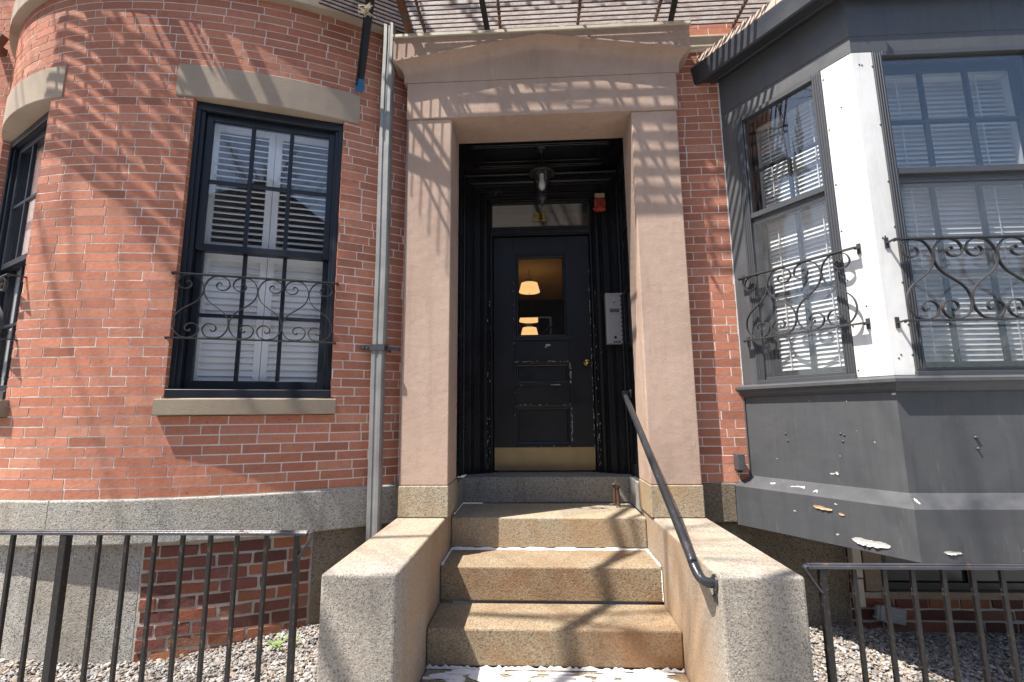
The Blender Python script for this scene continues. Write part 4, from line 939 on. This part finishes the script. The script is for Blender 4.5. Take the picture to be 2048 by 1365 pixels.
part('brace_foot', one('bar', (-1.334, -.122, 2.86), (-1.312, -.156, 2.9385), .057, .012, (0, 1, .3)), 'blue', br_)
# unseen stair flight above the bow, its bars laid out for their shadows
SGN = 'shadow_stringer'
def pl_(pts, w, h=.012):
    q = MB(); q.strap(pts, (0, 1, 0), .006, max(h, .018)*1.1); part(SGN, q, 'black_iron', fe)
YS = -.9
pl_([(-3.95, YS, 5.15), (-3.72, YS, 4.71), (-3.46, YS, 4.14), (-3.29, YS, 3.81), (-3.07, YS, 3.33)], .012, .105)
pl_([(-3.46, YS, 5.10), (-3.11, YS, 4.48), (-2.98, YS, 4.2)], .012, .11)
pl_([(-3.17, YS, 5.12), (-2.99, YS, 4.77), (-2.84, YS, 4.45)], .012, .11)
pl_([(-3.02, YS, 5.2), (-2.84, YS, 4.85), (-2.70, YS, 4.5)], .012, .07)
for o in (.14, .24): pl_([(-3.72+o, YS, 4.98), (-3.29+o, YS, 4.10)], .012, .018)
for o in (.06, .11): pl_([(-3.29+o, YS, 4.90), (-3.03+o, YS, 4.45)], .012, .014)
SGN = 'shadow_rail'
D = [(-4.0, 3.78), (-3.89, 3.7), (-3.49, 3.36), (-3.22, 3.23), (-3.05, 3.17)]
for k in range(10):
    q = .125*k; pl_([(x, YS, z+q*(1+.12*(x+3.4))) for x, z in D], .014, .048 if k else .06)
for x, z0, z1 in ((-3.61, 3.45, 4.5), (-3.36, 3.27, 4.4), (-3.86, 3.65, 4.75)): pl_([(x, YS, z0), (x-.06, YS, z1)], .014, .018)
SGN = 'shadow_grille_bar'; YG = -.55  # unseen floating bars added to cast grid and band shadows on the entrance
for z0, z1 in ((4.86, 4.73), (4.74, 4.60)): pl_([(-1.0, YG, z0), (.2, YG, z1)], .012, .032)
for z0 in (4.60, 4.46, 4.34, 4.23, 4.09, 3.95): pl_([(-.30, YG, z0), (.16, YG, z0-.05)], .012, .032 if z0 > 4 else .05)
for x in (-.83, -.67, -.5, -.345): pl_([(x, YG, 4.90), (x+.01, YG, 4.62)], .012, .028)
for x in (-.19, -.04, .11): pl_([(x, YG, 4.90), (x+.03, YG, 3.93)], .012, .028)
pl_([(-.36, YG, 4.86), (.02, YG, 4.06)], .012, .014)
pl_([(-1.53, YG, 4.86), (-.98, YG, 4.70)], .012, .04)
pl_([(-1.15, YG, 4.97), (-1.12, YG, 4.66)], .012, .05)
pl_([(-1.92, YG, 4.70), (-1.55, YG, 4.12)], .012, .06); pl_([(-1.9, YG, 4.84), (-1.55, YG, 4.25)], .012, .03); pl_([(-1.68, YG, 4.88), (-1.5, YG, 4.58)], .012, .04); pl_([(-1.52, YG, 4.9), (-1.38, YG, 4.6)], .012, .02)
pl_([(-1.85, YG, 4.35), (-1.5, YG, 3.6)], .012, .02); pl_([(-1.75, YG, 4.3), (-1.4, YG, 3.6)], .012, .015)
SGN = 'shadow_lattice_bar'  # unseen crossed bars added for the lattice shadow on the bay
for i in range(7):
    pl_([(.55-.012*i+.055*i, YG, 4.65-.085*i), (.14+.01*i, YG, 5.02-.08*i)], .012, .016)
    pl_([(.21+.02*i, YG, 5.21-.11*i), (.47+.02*i, YG, 4.57-.11*i)], .012, .016)
tw = MB()
rg = random.Random(9)
for k in range(5):
    p = [Vector((-1.20, -.42, 3.24))+Vector((rg.uniform(-.05, .07), rg.uniform(-.03, .03), rg.uniform(-.04, .06))) for _ in range(6)]; tw.tube(smooth_path(p, 5), .0025, 5)
single('twine', tw, 'twine', 'frayed pale twine knotted round the black wall brace', 'twine', (-1.2, -.42, 3.24))

# neighbouring wall beyond the bow and an iron bracket on it
nb = root('neighbouring_house', 'sunlit brick wall of the next house behind the left edge of the bow', 'house', (-6, .5, -1))
wb = MB(); bricks(wb, flat, -7.0, -4.3, .04, 6.0, (), seed=31); part('wall', wb, 'brick', nb)
mo = MB(); mortar(mo, flat, -7.0, -4.2, .03, 6.0, (), n_per=9); part('mortar', mo, 'mortar', nb)
bk = MB(); bk.bar((-4.6, -.30, 3.62), (-3.98, -.28, 3.28), .05, .08); bk.bar((-4.6, -.33, 3.50), (-4.0, -.30, 3.21), .03, .05); bk.box(-4.5, -4.44, -.3, .12, 3.5, 3.56)
single('iron_bracket', bk, 'rusty', 'rusty dark iron bracket at the top left edge past the bow', 'bracket', (-4.3, -.3, 3.4))

# ------------------------------------------------------------------ street side: trees and houses opposite
def tree(label, base, h, seed, lean, spread=1.0, depth=5):
    rg = random.Random(seed); T = root('bare_tree', label, 'tree', base, 'bare street trees')
    tr = MB(); b0 = Vector(base); top = b0+Vector((lean[0], lean[1], h*.42)); tr.tube(smooth_path([b0, b0.lerp(top, .5)+Vector((.05, .03, 0)), top], 5), .1, 10, rr=[.15-.07*i/10 for i in range(11)]); part('trunk', tr, 'bark', T)
    cr = MB()
    def grow(p, d, L, r, k):
        n = 3; pts = [p]; q = p; dd = d
        for i in range(n):
            dd = (dd+Vector((rg.uniform(-.22, .22), rg.uniform(-.22, .22), rg.uniform(-.1, .2)))).normalized(); q = q+dd*L/n; pts.append(q)
        cr.tube(pts, r, 5 if k > 1 else 4, rr=[r*(1-.4*i/n) for i in range(n+1)])
        if k == 0: return
        for j in range(3 if k > 2 else 4):
            a = rg.uniform(.35, .9); s = pts[rg.randint(1, n)]; ax = Vector((rg.uniform(-1, 1), rg.uniform(-1, 1), rg.uniform(-.5, .5))).normalized()
            nd = (dd*math.cos(a)+ax*math.sin(a)*spread).normalized(); grow(s, nd, L*rg.uniform(.58, .82), r*.52, k-1)
    for j in range(5):
        a = j*1.26+rg.uniform(-.3, .3); grow(top-Vector((0, 0, rg.uniform(0, .5))), Vector((math.cos(a)*.6, math.sin(a)*.6, rg.uniform(.6, 1.0))).normalized(), h*.26, .055, depth-1)
    part('crown', cr, 'bark', T)
tree('bare street tree on the kerb left of the stoop', (-3.3, -4.3, -1.0), 12.5, 5, (.3, 1.2), .9, 4)
tree('bare tree on the far pavement opposite the entrance', (-.6, -12.4, -1.0), 10.5, 8, (.2, .2))
def town(label, x0, x1, h, mat, seed, gable=False):
    B = root('opposite_house', label, 'house', ((x0+x1)/2, -14.3, -1.0), 'houses across the street'); yf = -14.0
    part('wall', one('box', x0, x1, -22, yf, -1.0, h), mat, B)
    rfm = MB()
    if gable: rfm.prism([(x0-.1, yf+.15, h), (x1+.1, yf+.15, h), ((x0+x1)/2, yf+.15, h+2.2)], (0, -8.3, 0))
    else: rfm.box(x0-.05, x1+.05, -22, yf+.35, h, h+.35)
    part('roof', rfm, 'slate', B)
    nx = max(2, int((x1-x0)/2.0)); w0 = None
    for i in range(nx):
        for k in range(3):
            x = x0+(i+.5)*(x1-x0)/nx; z = .2+k*2.7
            if z+1.6 > h: continue
            if w0 is None:
                m = MB(); m.box(x-.5, x+.5, yf+.001, yf+.05, z, z+1.6); w = part('window', m, 'far_trim', B)
                m = MB(); m.box(x-.42, x+.42, yf+.0505, yf+.056, z+.08, z+.77); m.box(x-.42, x+.42, yf+.0505, yf+.056, z+.83, z+1.52); p = part('pane', m, 'far_glass', w); w0 = (w, p, x, z)
            else:
                w = w0[0].copy(); p = w0[1].copy(); COL.objects.link(w); COL.objects.link(p); w.parent = B; p.parent = w; p.location = (0, 0, 0); w.location = (x-w0[2], 0, z-w0[3])
town('white clapboard gabled house across the street', -9.5, -3.4, 7.2, 'far_trim', 1, True)
town('dark gabled house across the street facing the stoop', -3.3, 3.6, 6.4, 'brick_far3', 2, True)
town('brown brick house across the street to the right', 3.7, 11.5, 5.6, 'brick_far2', 3)
town('tall red brick house across the street to the far left', -17, -9.6, 9.0, 'brick_far', 4)
